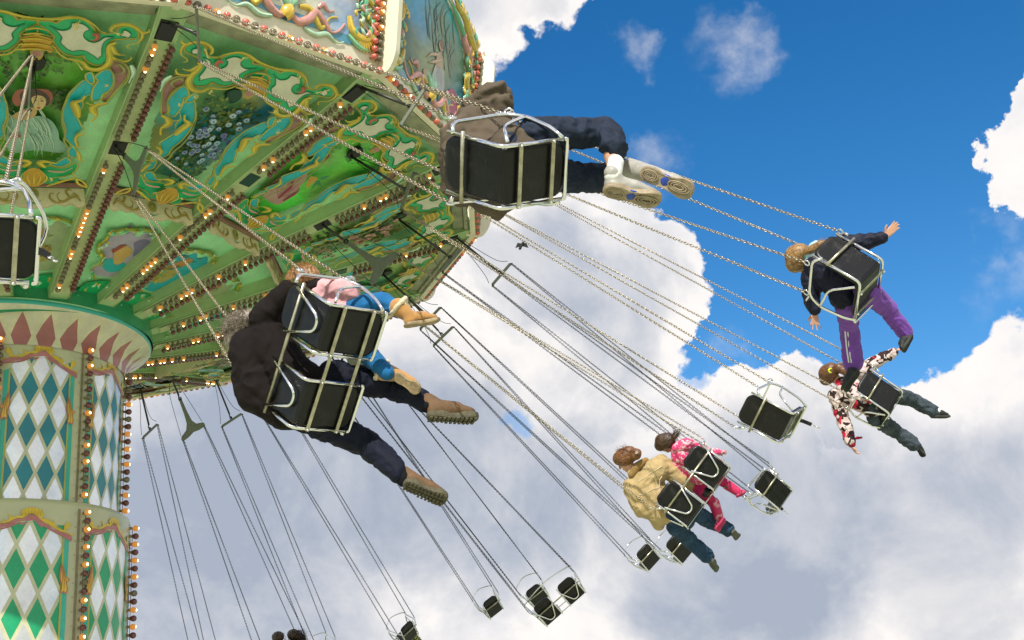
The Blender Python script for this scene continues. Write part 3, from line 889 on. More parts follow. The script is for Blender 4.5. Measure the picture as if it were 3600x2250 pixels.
def rib_mesh():
    b = MB()
    prof = [(RHUB - .06, ZHUB), (RPUR, ZPUR), (R - .9, rz(R - .9)), (R - .45, rz(R - .45) - .0), (R - .12, -.005), (R - .01, .012)]
    half = [RW, RW, RW, RW, RW + .01, RW + .03]
    vs = []
    for (r, z), w in zip(prof, half):
        vs += [(r, -w, z), (r, w, z), (r, w, z + RD), (r, -w, z + RD)]
    fs = []
    for i in range(len(prof) - 1):
        for q in range(4):
            fs.append((i * 4 + q, i * 4 + (q + 1) % 4, (i + 1) * 4 + (q + 1) % 4, (i + 1) * 4 + q))
    fs.append((3, 2, 1, 0)); n = (len(prof) - 1) * 4
    fs.append((n, n + 1, n + 2, n + 3))
    b.add(vs, fs)
    # raised lip along both lower edges and screw heads on the flanks
    for sg in (-1, 1):
        b.tube([(r, sg * (w + .001), z + .002) for (r, z), w in zip(prof, half)], .011, 6)
        r = RHUB + .2
        while r < R - .2:
            b.sphere((r, sg * (RW + .001), rz(r) + .10), .010, 6, 4)
            r += .42
    # soffit strip that carries the lamp holders, paler
    n = 30
    vs = []
    for i in range(n + 1):
        r = RHUB + .05 + (R - .55 - RHUB - .05) * i / n
        vs += [(r, -RW * .82, rz(r) - .003), (r, RW * .82, rz(r) - .003)]
    b.add(vs, [(i * 2, i * 2 + 2, i * 2 + 3, i * 2 + 1) for i in range(n)], mi=1)
    return b.mesh('rib', [M['ribgreen'], M['soffit']])


RIBM = rib_mesh()
for k in range(-2, 14):
    o = bpy.data.objects.new('rib', RIBM); COL.objects.link(o); o.parent = CAN; o.matrix_local = rotz(PH + k * A)

# ---- frieze boards at the purlin: cream scalloped board with gilt scrolls under a pink rail
def frieze_mesh():
    x = RPUR * CA + .02
    hw = RPUR * math.sin(A / 2) - RW - .01
    z0 = ZPUR + .17
    p = Painter(lambda t, s, l: V((x + .02 + l, s * hw, z0 - .055 - t)))
    b = p.mb
    b.box((x, 0, z0 - .010), (.11, hw * 2, .018), (.05, .06, .02))
    b.box((x, 0, z0 - .042), (.09, hw * 2, .044), (.42, .17, .15))
    b.box((x - .004, 0, z0 - .068), (.05, hw * 2, .010), (.02, .25, .11))
    bot = [(-1, .20), (-.86, .235), (-.74, .19), (-.60, .215), (-.45, .19), (-.25, .235), (0, .245), (.25, .235), (.45, .19), (.60, .215), (.74, .19), (.86, .235), (1, .20)]
    pts = [(0, -1)] + [(t, s) for s, t in bot] + [(0, 1)]
    front = [V((x + .02, s * hw, z0 - .061 - t)) for t, s in pts]
    back = [V((x - .012, s * hw, z0 - .061 - t)) for t, s in pts]
    tri = tessellate_polygon([[V((a, c, 0)) for a, c in pts]])
    cr = (.74, .62, .40)
    b.add(front, [tuple(q) for q in tri], cr)
    b.add(back, [tuple(reversed(q)) for q in tri], cr)
    n = len(pts)
    b.add(front + back, [(i, (i + 1) % n, (i + 1) % n + n, i + n) for i in range(n)], (.5, .4, .25))
    for sg in (1, -1):
        S = lambda q, w, c=(.36, .25, .04): p.stroke([(t, s * sg) for s, t in q], w, c, smooth=5, raise_=.008)
        S([(.92, .17), (.84, .12), (.72, .13), (.60, .17), (.5, .16), (.46, .10), (.52, .07)], .03)
        S([(.72, .14), (.64, .06), (.70, .03), (.76, .05)], .026)
        S([(.60, .18), (.44, .19), (.32, .14), (.34, .08), (.40, .09)], .026)
        S([(.88, .12), (.80, .08), (.74, .10)], .02)
    for r in (.055, .036):
        p.stroke([(.10 + r * math.cos(a), (r * 1.6 * math.sin(a)) / .6 * .55) for a in [2 * PI * i / 8 for i in range(8)]], .022, (.30, .26, .04), closed=True, taper=False)
    p.poly([(.16, -.20), (.20, 0), (.16, .20), (.19, .1), (.215, 0), (.19, -.1)], (.06, .30, .16), 3)
    return b.mesh('frieze_board', M['paint'], True)


FRM = frieze_mesh()
for k in range(-2, 14):
    o = bpy.data.objects.new('frieze_board', FRM); COL.objects.link(o); o.parent = CAN; o.matrix_local = rotz(PH + (k + .5) * A)


def lathe(prof, n=96, mi=0, b=None, col=None, flip=False):
    b = b or MB()
    vs = [polar(r, 2 * PI * k / n, z) for r, z in prof for k in range(n)]
    fs = []
    for i in range(len(prof) - 1):
        for k in range(n):
            f = (i * n + k, i * n + (k + 1) % n, (i + 1) * n + (k + 1) % n, (i + 1) * n + k)
            fs.append(tuple(reversed(f)) if flip else f)
    b.add(vs, fs, col, mi, True)
    return b


lathe([(RHUB - .05, ZHUB - .16), (RHUB - .05, ZHUB + .24)], 96).build('hub_ring', M['green'], CAN)
lathe([(R * CA + .10, .30), (R * .55, 1.25), (.9, 2.0), (.0, 2.1)], 64).build('sky_block_roof', M['olive'], CAN)  # unseen cone over the canopy, added to block sky light

# ---- lamps
EMPTY_BULBS = []
BULB = {}


def bulb_mesh(kind):
    """small golf-ball lamp pointing along -Z from its socket at the origin"""
    b = MB()
    b.tube([(0, 0, .004), (0, 0, -.022)], .014, 8, mi=1)
    pr = [(0.0135, -.020), (.017, -.028), (.027, -.040), (.0315, -.055), (.029, -.071), (.019, -.083), (.006, -.0875)]
    n = 10
    vs = [V((r * math.cos(2 * PI * k / n), r * math.sin(2 * PI * k / n), z)) for r, z in pr for k in range(n)]
    fs = [(i * n + k, (i + 1) * n + k, (i + 1) * n + (k + 1) % n, i * n + (k + 1) % n) for i in range(len(pr) - 1) for k in range(n)]
    fs.append(tuple((len(pr) - 1) * n + k for k in range(n)))
    b.add(vs, fs, smooth=True)
    if kind == 'lit':
        b.sphere((0, 0, -.052), .0345, 8, 6, mi=2)
    b.mats = {'red': [M['bulbred'], M['socket']], 'bright': [M['bulbbright'], M['socket']], 'clear': [M['bulbclear'], M['socket']],
              'lit': [M['bulblit'], M['socket'], M['filament']]}[kind]
    if kind == 'lit':
        b.mi = [2 if (m == 2) else m for m in b.mi]
        # the glowing core shows through the tip of the envelope
        b.v = [tuple(p) for p in b.v]
    return b


BMB = {k: bulb_mesh(k) for k in ('red', 'bright', 'clear', 'lit')}
for k, b in BMB.items():
    BULB[k] = b.mesh('light_bulb', b.mats)
# lit lamp: small bright core under the envelope tip, envelope itself glows amber
bl = MB()
bl.tube([(0, 0, .004), (0, 0, -.022)], .014, 8, mi=1)
bl.sphere((0, 0, -.054), .031, 10, 7, mi=0)
bl.sphere((0, 0, -.072), .0165, 8, 6, mi=2)
BMB['lit'] = bl
bl.mats = [M['bulblit'], M['socket'], M['filament']]
BULB['lit'] = bl.mesh('light_bulb', bl.mats)

LAMPS = []     # (kind, matrix in canopy space or world, parent, distance)


def lamp(kind, pos, axis, parent, scale=1.0):
    """axis = direction the bulb points to, in the parent's space"""
    q = (-V(axis)).to_track_quat('Z', 'Y').to_matrix().to_4x4()
    m = Matrix.Translation(V(pos)) @ q @ Matrix.Scale(scale, 4)
    wp = (parent.matrix_world @ m).translation
    LAMPS.append((kind, m, parent, (wp - CAM).length / scale))


SLOTR = {'out': .957 * R, 'mid': .825 * R, 'in': .672 * R}
rl = random.Random(4)
SP = .0735
for k in range(-2, 9):
    th = PH + k * A
    r = RHUB + .22
    run = 0
    while r < R - .42:
        near = min(abs(r - (SLOTR['out'] + .0)), abs(r - (SLOTR['in'] + .03)))
        if near > .155:
            for sg, row in ((-1, 0), (1, 1)):
                y = sg * (.062 if row == 0 else .070)
                if row == 0:
                    kind = 'lit' if rl.random() < (.24 if r < RPUR else .17) else 'clear'
                    if run and rl.random() < .3:
                        kind = 'lit'
                    run = 1 if (kind == 'lit' and not run) else 0
                else:
                    kind = 'red'
                # rows as seen from below: clear row towards the previous rib, dark row towards the next one
                lamp(kind, rotz(th) @ V((r, y, rz(r) - .004)), rotz(th).to_3x3() @ V((-.12, .55 * sg * (1 if row else .2), -1)), CAN, 1.0)
        r += SP
    if k < 8:
        # wires of the festoon along the dark row
        pass
# ---- fascia picture boards round the rim
LEAN = math.radians(15)
SL, CL = math.sin(LEAN), math.cos(LEAN)
RHO0 = R * CA + .04


def brd(v, s, n):
    rho = RHO0 + v * SL
    return V((rho + n * CL, s * rho * math.tan(A / 2), v * CL - n * SL))


def board_mesh():
    b = MB()
    top = [(-1, 1.36), (-.80, 1.42), (-.62, 1.56), (-.4, 1.70), (-.2, 1.78), (0, 1.82), (.2, 1.78), (.4, 1.70), (.62, 1.56), (.80, 1.42), (1, 1.36)]
    pts = [(-.03, -1), (-.03, 1)] + [(v, s) for s, v in reversed(top)]
    tri = tessellate_polygon([[V((s, v, 0)) for v, s in pts]])
    fr = [brd(v, s, 0) for v, s in pts]; bk = [brd(v, s, -.035) for v, s in pts]
    b.add(fr, [tuple(q) for q in tri]); b.add(bk, [tuple(reversed(q)) for q in tri])
    n = len(pts)
    b.add(fr + bk, [(i, (i + 1) % n, (i + 1) % n + n, i + n) for i in range(n)])
    for i in range(4):      # plain moulding along the foot
        pass
    b.box((RHO0 + .004, 0, -.012), (.06, 2 * R * math.sin(A / 2) - .02, .028))
    return b.mesh('fascia_board', M['cream'])


def picture_mesh(kind):
    rnd = random.Random(kind * 7 + 1)
    p = Painter(lambda v, s, l: brd(v, s, l), .006, .0008)
    out = [(.34, -.70), (.30, -.4), (.36, 0), (.30, .4), (.34, .70), (.7, .74), (1.1, .66), (1.4, .5), (1.62, .2), (1.66, 0), (1.62, -.2), (1.4, -.5), (1.1, -.66), (.7, -.74)]
    p.poly(out, [(.30, .42, .55), (.06, .12, .16), (.10, .26, .30)][kind], 4)
    cols = [[(.22, .38, .62), (.60, .54, .30), (.50, .40, .50), (.36, .48, .50), (.16, .30, .52), (.55, .50, .36)],
            [(.02, .26, .58), (.02, .34, .40), (.03, .08, .08), (.30, .33, .16), (.06, .12, .07), (.03, .24, .17)],
            [(.05, .25, .40), (.20, .34, .20), (.40, .36, .20), (.08, .12, .14)]][kind]
    soft_fill(p, out, cols, rnd, 26, .16, 1.0, 40)
    if kind == 1:      # reclining draped figure under trees, painted loosely
        for _ in range(22):
            v0, s0 = rnd.uniform(.9, 1.45), rnd.uniform(-.2, .4)
            p.stroke([(v0 - .2, s0 + .03), (v0, s0 - .04), (v0 + .2, s0 + rnd.uniform(-.1, .1))], .03, rnd.choice([(.05, .08, .06), (.25, .22, .14), (.10, .18, .14)]), smooth=3, raise_=.001)
        SKN = (.50, .33, .20)
        p.poly([(.34, .34), (.56, .36), (.64, .50), (.52, .62), (.34, .58)], (.34, .05, .12), 4)
        p.poly([(.34, .16), (.46, .20), (.50, .36), (.42, .44), (.33, .32)], (.02, .33, .31), 4)
        p.poly([(.40, -.12), (.50, -.20), (.56, -.10), (.50, .04), (.42, .06)], SKN, 4)
        p.poly([(.46, .0), (.66, .02), (.78, .10), (.70, .22), (.52, .26), (.42, .16)], (.46, .44, .48), 4)
        p.poly([(.70, .05), (.86, .06), (.92, .13), (.84, .20), (.72, .18)], SKN, 4)
        p.stroke([(.86, .08), (.78, -.06), (.70, -.14)], .045, SKN, smooth=4)
        p.stroke([(.84, .16), (.72, .0), (.66, -.10)], .045, SKN, smooth=4)
        disc_ = lambda v, s_, r, c: p.poly([(v + r * math.cos(2 * PI * k / 10), s_ + r * .8 * math.sin(2 * PI * k / 10)) for k in range(10)], c, 2)
        disc_(1.0, .12, .062, SKN); disc_(1.03, .135, .058, (.20, .10, .04))
        for k in range(8):
            q = .08 + .02 * k
            p.stroke([(.74, q), (.60, q + .01), (.48, q + .03)], .012, (.60, .58, .60), smooth=3, raise_=.001)
    return p.mb.mesh('picture', M['paint'], True)


def relief_mesh():
    rnd = random.Random(12)
    p = Painter(lambda v, s, l: brd(v, s, l), .006, .0015)
    GO = (.58, .40, .05); GO2 = (.70, .46, .06); PK = (.58, .27, .24); GN = (.12, .42, .22); LG = (.40, .58, .42); BL = (.10, .30, .42)

    def S(pts, w, c, z=.05):
        p.stroke([(v, s) for s, v in pts], w, c, True, smooth=6, raise_=z)
    # blue ground behind the scrolls
    p.poly([(.20, -.62), (.24, -.3), (.20, 0), (.24, .3), (.20, .62), (.30, .92), (.44, .93), (.40, .6), (.44, .3), (.38, 0), (.44, -.3), (.40, -.6), (.44, -.93), (.30, -.92)], BL, 4)
    # lower garland: pink ribbon with gold turns
    S([(.02, .30), (.10, .24), (.20, .30), (.27, .40), (.36, .34), (.44, .26), (.52, .30), (.58, .40)], .095, PK, .07)
    S([(.10, .40), (.20, .42), (.27, .34), (.34, .26), (.42, .40), (.50, .44)], .075, GO, .06)
    S([(.30, .46), (.34, .52), (.40, .47), (.46, .50)], .06, PK, .06)
    S([(.16, .20), (.28, .17), (.40, .22), (.50, .17), (.58, .20)], .06, LG, .04)
    # centre shell and horn
    for k in range(7):
        a = -1.1 + 2.2 * k / 6
        p.stroke([(.36, .02 * math.sin(a)), (.47 + .02 * math.cos(a), .09 * math.sin(a)), (.47 + .11 * math.cos(a), .17 * math.sin(a))], .062, (LG if k % 2 else (.25, .52, .34)), raise_=.08)
    p.stroke([(.22, -.05), (.33, 0), (.40, .03)], .15, GO2, raise_=.10)
    # corner acanthus and the tall side scroll
    S([(.62, .50), (.66, .36), (.76, .30), (.86, .36), (.88, .50), (.80, .56), (.74, .50), (.78, .44)], .105, GO, .085)
    S([(.62, .30), (.72, .22), (.84, .20), (.92, .26)], .06, (.20, .46, .26), .05)
    for k in range(9):
        a = -2.4 + k * .28
        S([(.78 + .06 * math.cos(a), .38 + .10 * math.sin(a)), (.80 + .13 * math.cos(a), .36 + .20 * math.sin(a))], .055, GO2, .06)
    S([(.84, .54), (.76, .64), (.80, .76), (.90, .72), (.86, .64)], .09, GN, .085)
    S([(.86, .72), (.74, .80), (.72, .94), (.80, 1.02), (.86, .94), (.80, .88)], .095, GO, .08)
    S([(.84, .98), (.76, 1.08), (.68, 1.16), (.74, 1.26), (.82, 1.20)], .09, GN, .08)
    S([(.80, 1.18), (.70, 1.26), (.58, 1.38), (.62, 1.48), (.70, 1.42)], .10, PK, .08)
    S([(.92, 1.34), (.80, 1.40), (.66, 1.50), (.54, 1.64), (.36, 1.70), (.24, 1.80), (.06, 1.82)], .13, GO, .09)
    S([(.60, 1.40), (.46, 1.50), (.34, 1.58), (.22, 1.64), (.0, 1.68)], .085, GN, .07)
    for k in range(12):
        s0 = .08 + .07 * k
        v0 = 1.83 - .42 * (s0 / .95) ** 1.5
        S([(s0, v0 - .05), (s0 + .03, v0 + .05), (s0 + rnd.uniform(-.02, .05), v0 + .10 + .04 * rnd.random())], .08, rnd.choice([GO, GO2, PK, GN]), .07)
    for q in range(46):     # leafy flecks
        s0 = rnd.choice([.66, .72, .78, .84, .9]) + rnd.uniform(-.04, .04)
        v0 = rnd.uniform(.3, 1.4)
        S([(s0, v0), (s0 + rnd.uniform(-.03, .03), v0 + .05), (s0 + rnd.uniform(-.06, .06), v0 + .09)], .042, rnd.choice([GO, GO2, GN, PK, LG, GO]), .075)
    return p.mb.mesh('relief_scrollwork', M['relief'], True)


BRD = board_mesh(); PIC = [picture_mesh(k) for k in range(3)]; REL = relief_mesh()


def fin_mesh():
    b = MB()
    w0, w1, v1 = -.06, .275, 1.42
    out = rounded([(w0, -.02), (w1 - .10, -.02), (w1, .16), (w1, v1 - .12), (w1 - .12, v1), (w0, v1)], .14, 6)
    pts = [(p.x, p.y) for p in [V((a, c, 0)) for a, c in [(q[0], q[1]) for q in out]]]
    f = lambda w, v, y: V((R + v * SL + w * CL, y, v * CL - w * SL))
    tri = tessellate_polygon([[V((a, c, 0)) for a, c in pts]])
    fa = [f(w, v, -.032) for w, v in pts]; fb = [f(w, v, .032) for w, v in pts]
    b.add(fa, [tuple(q) for q in tri]); b.add(fb, [tuple(reversed(q)) for q in tri])
    n = len(pts)
    b.add(fa + fb, [(i, (i + 1) % n, (i + 1) % n + n, i + n) for i in range(n)])
    for v in (.34, .42, .95, 1.02):
        for y in (-.033, .033):
            b.sphere(f(.10, v, y), .012, 6, 4)
    return b.mesh('corner_fin', M['cream'])


FIN = fin_mesh()
RIMB = MB()
RIMB.box((R * CA - .055, 0, .10), (.05, 2 * (R - .1) * math.sin(A / 2) - .28, .18))
RIMB.box((R * CA - .16, 0, .055), (.15, 2 * (R - .2) * math.sin(A / 2) - .26, .03))
RIMM = RIMB.mesh('rim_beam', M['olive'])
RIMM2 = RIMB.mesh('rim_beam', M['brownwood'])
PK_ = {-1: 0, 0: 0, 1: 1, 2: 2}
for k in range(-2, 14):
    mt = rotz(PH + (k + .5) * A)
    o = bpy.data.objects.new('fascia_board', BRD); COL.objects.link(o); o.parent = CAN; o.matrix_local = mt
    if k < 4 or k > 11:
        put('picture', PIC[PK_.get(k, abs(k) % 3)], o)
        put('relief_scrollwork', REL, o)
    o2 = bpy.data.objects.new('rim_beam', RIMM2 if k == 6 else RIMM); COL.objects.link(o2); o2.parent = CAN; o2.matrix_local = mt
    o3 = bpy.data.objects.new('corner_fin', FIN); COL.objects.link(o3); o3.parent = CAN; o3.matrix_local = rotz(PH + k * A)
    if -1 <= k <= 6:
        m3 = mt.to_3x3()
        for i in range(23):
            s = -.955 + 1.91 * i / 22
            kind = 'bright' if i % 2 == 0 else ('lit' if rl.random() < .22 else 'clear')
            lamp(kind, mt @ brd(.030, s, .0), m3 @ V((CL, 0, -.62)), CAN, 1.2)
        for sg in (-1, 1):
            for row in (0, 1):
                for i in range(15):
                    s = sg * (.945 - row * .055)
                    kind = 'bright' if row else ('lit' if rl.random() < .22 else 'clear')
                    lamp(kind, mt @ brd(.14 + .088 * i, s, 0), m3 @ V((CL, 0, -SL)), CAN, 1.1)

# ---- solid dark plates where the hangers come through, shade of the openings in their colour
SB = MB()
SB.box((0, 0, 0), (.20, .15, .012)); SB.box((.0, .0, .02), (.24, .17, .03))
SLOTM = SB.mesh('hanger_slot', M['black'])
DB = MB()
dn = 20
DB.add([(.105 * math.cos(2 * PI * i / dn), .085 * math.sin(2 * PI * i / dn), -.012) for i in range(dn)] + [(.105 * math.cos(2 * PI * i / dn), .085 * math.sin(2 * PI * i / dn), .02) for i in range(dn)],
       [tuple(range(dn - 1, -1, -1))] + [(i, (i + 1) % dn, dn + (i + 1) % dn, dn + i) for i in range(dn)])
DISCM = DB.mesh('hanger_slot', M['black'])
DGM = DB.mesh('hanger_slot', mat('dark_green_opening', (.005, .06, .035), .3))
SGM = SB.mesh('hanger_slot', mat('slot_green_reflection', (.006, .05, .035), .25))  # empty rib slots: a dark green reflection put into the colour
for k in range(-2, 9):
    for r, me in ((SLOTR['out'] - .06, SLOTM), (SLOTR['in'] + .03, SLOTM if k % 2 == 0 else SGM)):
        m = rotz(PH + k * A) @ Matrix.Translation((r, 0, rz(r) - .008)) @ Matrix.Rotation(math.atan2(rz(R) - rz(RPUR), R - RPUR) * -1, 4, 'Y')
        o = bpy.data.objects.new('hanger_slot', me); COL.objects.link(o); o.parent = CAN; o.matrix_local = m
    r = SLOTR['mid']
    t = (r - RPUR) / (R - RPUR)
    m = rotz(PH + (k + .5) * A) @ Matrix.Translation((r, 0, rz(r) + .165 - .03)) @ Matrix.Rotation(-math.atan2(-ZPUR, R - RPUR), 4, 'Y')
    o = bpy.data.objects.new('hanger_slot', DGM if k == 0 else DISCM); COL.objects.link(o); o.parent = CAN; o.matrix_local = m

# ------------------------------------------------------------------ centre column
CO = empty('centre_column', (0, 0, 0))
tag(CO, 'thick round centre column with diamond mirror panels, bulb strips and a flared pink diamond capital', 'carousel column')
RU, RL = 1.27, 1.40
ZT, ZM = H - 1.40, H - 3.325
lathe([(RU, ZM - .05), (RU, ZT + .1)], 128).build('upper_drum', M['drum'], CO)
lathe([(RU - .02, ZM + .0), (RL - .05, ZM - .01), (RL - .015, ZM - .03), (RL, ZM - .075), (RL, 2.4), (RL + .12, 2.3), (RL + .12, .0)], 128, flip=True).build('lower_drum', M['drum'], CO)


def diamond_mat(name, ca, cb, w, h, line=(.56, .54, .36), silver_b=True, lw=.085):
    m = bpy.data.materials.new(name)
    m.use_nodes = True
    nt = m.node_tree; b = nt.nodes['Principled BSDF']; q = NG(nt)
    uv = q.n('ShaderNodeUVMap'); sx = q.n('ShaderNodeSeparateXYZ')
    nt.links.new(uv.outputs[0], sx.inputs[0])
    a = q.m('DIVIDE', sx.outputs[0], w); c = q.m('DIVIDE', sx.outputs[1], h)
    p = q.m('ADD', a, c); r = q.m('SUBTRACT', a, c)
    par = q.m('MODULO', q.m('ADD', q.m('SUBTRACT', q.m('FLOOR', p), q.m('FLOOR', r)), 100.0), 2.0)
    par = q.m('GREATER_THAN', par, .5)
    fp = q.m('ABSOLUTE', q.m('SUBTRACT', q.m('FRACT', p), .5)); fr = q.m('ABSOLUTE', q.m('SUBTRACT', q.m('FRACT', r), .5))
    ln = q.m('GREATER_THAN', q.m('MAXIMUM', fp, fr), .5 - lw)
    tc = q.n('ShaderNodeTexCoord').outputs['Object']
    nz = q.noise(tc, 3.2, 6.0, .6); nz2 = q.noise(tc, 30, 4.0, .6)
    vs = q.m('MULTIPLY', q.mr(nz, .3, .7, .82, 1.12, smooth=False), q.mr(nz2, .3, .7, .94, 1.05, smooth=False))
    col = q.mix(par, (*ca, 1), (*cb, 1))
    col = q.mix(ln, col, (*line, 1))
    nt.links.new(q.scale(col, vs), b.inputs['Base Color'])
    notline = q.m('SUBTRACT', 1.0, ln)
    met = q.m('MULTIPLY', q.m('MULTIPLY', par, notline), .9 if silver_b else 0.0)
    nt.links.new(met, b.inputs['Metallic'])
    nt.links.new(q.m('ADD', q.m('MULTIPLY', met, -.10), q.mr(nz, .3, .7, .38, .46)), b.inputs['Roughness'])
    b.inputs['Coat Weight'].default_value = .3
    b.inputs['Coat Roughness'].default_value = .1
    return m


def uvmesh(mb, uvs, name, mt):
    me = mb.mesh(name, mt)
    ul = me.uv_layers.new(name='UVMap')
    for lp in me.loops:
        ul.data[lp.index].uv = uvs[lp.vertex_index]
    return me


ARCH = [(a / 10 - 1.6, z / 100) for a, z in DATA['C_pink']]     # degrees from the panel centre, height below the rim
LOWARCH = [ARCH[i] for i in range(18, 29)]                       # underside of the pink swag
LOWARCH = sorted(LOWARCH)


def arch_z(adeg):
    p = LOWARCH
    if adeg <= p[0][0]:
        return p[0][1]
    for (a0, z0), (a1, z1) in zip(p, p[1:]):
        if a0 <= adeg <= a1:
            return z0 + (z1 - z0) * (adeg - a0) / max(1e-6, a1 - a0)
    return p[-1][1]


def diamond_panel(r, zshift, zbot, mt, w, h, zc):
    b = MB(); uvs = []
    n = 44
    AW = 15.6
    for i in range(n + 1):
        a = -AW + 2 * AW * i / n
        zt = H + arch_z(a) + zshift + .02
        for z in (zbot, zt):
            b.v.append(tuple(polar(r + .003, math.radians(a), z)))
            uvs.append((math.radians(a) * r, z - zc))
    for i in range(n):
        b.f.append((i * 2, i * 2 + 2, i * 2 + 3, i * 2 + 1)); b.c.append((1, 1, 1)); b.mi.append(0); b.sm.append(True)
    return uvmesh(b, uvs, 'diamond_panel', mt)


DW = .2245
MD_U = diamond_mat('teal_diamonds', (.003, .20, .27), (.82, .83, .84), DW, .50)
MD_L = diamond_mat('green_diamonds', (.003, .33, .14), (.82, .83, .84), DW * 1.11, .53)
DP_U = diamond_panel(RU, 0, ZM - .03, MD_U, DW, .50, H - 2.02)
DP_L = diamond_panel(RL, -1.97, 2.5, MD_L, DW * 1.11, .53, H - 4.12)


def swag_mesh(r, zshift, zbot):
    p = Painter(lambda a, z, l: polar(r + .004 + l, math.radians(a * 1.0), H + z + zshift), .003, .003)
    for sg in (1, -1):      # strips at both sides
        p.mb.add([polar(r + .005, math.radians(sg * x), H + z + zshift) for x, z in ((15.4, -1.80), (17.9, -1.82), (17.9, zbot), (15.4, zbot))], [(0, 1, 2, 3) if sg > 0 else (3, 2, 1, 0)], (.03, .42, .33))
        p.mb.add([polar(r + .007, math.radians(sg * x), H + z + zshift) for x, z in ((14.7, -1.79), (15.6, -1.80), (15.6, zbot), (14.7, zbot))], [(0, 1, 2, 3) if sg > 0 else (3, 2, 1, 0)], (.40, .38, .06))
    tess = lambda pts: [(a, z) for a, z in pts]

    def poly(pts, col, sm=3):
        c = [(q[0], q[1]) for q in crom([(a, z * 40, 0) for a, z in pts], sm, True)] if sm else [(a, z * 40) for a, z in pts]
        tri = tessellate_polygon([[V((a, z, 0)) for a, z in c]])
        p.mb.add([polar(r + .005 + p.z, math.radians(a), H + z / 40 + zshift) for a, z in c], [tuple(x) for x in tri], col)
        p.z += .003
    poly(ARCH, (.46, .16, .16), 2)
    poly([(a / 10 - 1.6, z / 100) for a, z in DATA['C_gold']], (.66, .45, .02), 3)
    for sg in (1, -1):
        L = [(sg * (a / 10 - 1.6), z / 100) for a, z in DATA['C_leaf']]
        poly(L, (.50, .17, .12), 3)
        c = (sum(a for a, z in L) / len(L), sum(z for a, z in L) / len(L))
        poly([(c[0] + (a - c[0]) * .72, c[1] + (z - c[1]) * .86) for a, z in L], (.72, .46, .03), 3)
        for k in range(3):
            p.stroke([(L[0][0] * 1.0 + sg * .2 * k, L[0][1] - .03), (c[0] + sg * (k - 1) * .9, c[1]), (c[0] + sg * (k - 1) * 1.6, c[1] - .13)], .008, (.42, .16, .03), smooth=3, raise_=.002)
    # dark outlines on the gilt crest
    for k in range(7):
        a = -3.5 + k * 1.2
        p.stroke([(a, -1.575), (a * 1.08 + .1, -1.54), (a * 1.25, -1.50)], .006, (.35, .18, .02), smooth=2, raise_=.002)
    return p.mb.mesh('painted_swag', M['paint'], True)


SW_U = swag_mesh(RU, 0, ZM - .03 - H)
SW_L = swag_mesh(RL, -1.97, 2.5 - H + 1.97)
TH_U, TH_L = math.radians(-79.0), math.radians(-81.0)
JB = MB()


def joint_mesh(r, z0, z1):
    b = MB()
    b.add([polar(r + .006, a, z) for a, z in ((-.012, z0), (.010, z0), (.010, z1), (-.012, z1))], [(0, 1, 2, 3)], (.22, .20, .12))
    z = z0 + .05
    while z < z1 - .03:
        for a in (-.03, .03):
            b.sphere(polar(r + .004, a, z), .009, 5, 3, (.45, .40, .26))
        z += .155
    # copper wire of the lamp string
    b.tube([polar(r + .03, .045, z0 + .05), polar(r + .03, .045, z1 - .05)], .004, 5, (.12, .07, .04))
    return b.mesh('joint_strip', M['paint'], True)


J_U = joint_mesh(RU, ZM, ZT - .02); J_L = joint_mesh(RL, 2.45, ZM - .10)
for k in range(8):
    for th, dp, sw, jm, r, z1, z0 in ((TH_U, DP_U, SW_U, J_U, RU, ZT - .06, ZM + .03), (TH_L, DP_L, SW_L, J_L, RL, ZM - .14, 3.0)):
        m = rotz(th + k * PI / 4)
        for nm, me, mm in (('diamond_panel', dp, m), ('painted_swag', sw, m), ('joint_strip', jm, rotz(th + (k + .5) * PI / 4))):
            o = bpy.data.objects.new(nm, me); COL.objects.link(o); o.parent = CO; o.matrix_local = mm
        if k in (0, 1, 7):
            z = z1; i = 0
            while z > z0:
                kind = 'red' if i % 2 else ('lit' if rl.random() < .72 else 'clear')
                a = th + (k + .5) * PI / 4 + .045
                lamp(kind, polar(r, a, z), polar(1, a, -.05), CO, 1.22)
                z -= .0985; i += 1

# capital: flared bell with pink diamonds, teal band and a green collar
cprof = [(RU + .012, ZT - .10), (RU + .03, ZT + .02), (RU + .10, ZT + .13), (RU + .20, ZT + .21), (RU + .29, ZT + .27), (RU + .315, ZT + .29)]
cb = MB(); cuv = []
n = 144; ln_ = 0
prev = None
for i, (r, z) in enumerate(cprof):
    if prev:
        ln_ += math.hypot(r - prev[0], z - prev[1])
    prev = (r, z)
    for k in range(n + 1):
        a = 2 * PI * k / n
        cb.v.append(tuple(polar(r, a, z))); cuv.append((a * 30 / (2 * PI), ln_ - .11))
for i in range(len(cprof) - 1):
    for k in range(n):
        cb.f.append((i * (n + 1) + k, i * (n + 1) + k + 1, (i + 1) * (n + 1) + k + 1, (i + 1) * (n + 1) + k)); cb.c.append((1, 1, 1)); cb.mi.append(0); cb.sm.append(True)
MD_C = diamond_mat('pink_diamonds', (.36, .12, .125), (.60, .57, .43), 1.0, .74, (.62, .58, .40), False, .09)
o = bpy.data.objects.new('capital', uvmesh(cb, cuv, 'capital', MD_C)); COL.objects.link(o); o.parent = CO
tr = (RU + .315, ZT + .29)
lathe([tr, (tr[0] + .012, tr[1] + .012), (tr[0] + .012, tr[1] + .05), (tr[0] - .01, tr[1] + .06)], 128).build('capital_band', mat('teal_band', (.04, .40, .34), .4, coat=.2), CO)
lathe([(tr[0] - .01, tr[1] + .06), (tr[0] + .0, tr[1] + .075), (tr[0] - .05, tr[1] + .078), (tr[0] - .2, tr[1] + .082)], 128).build('capital_top', M['mint'], CO)

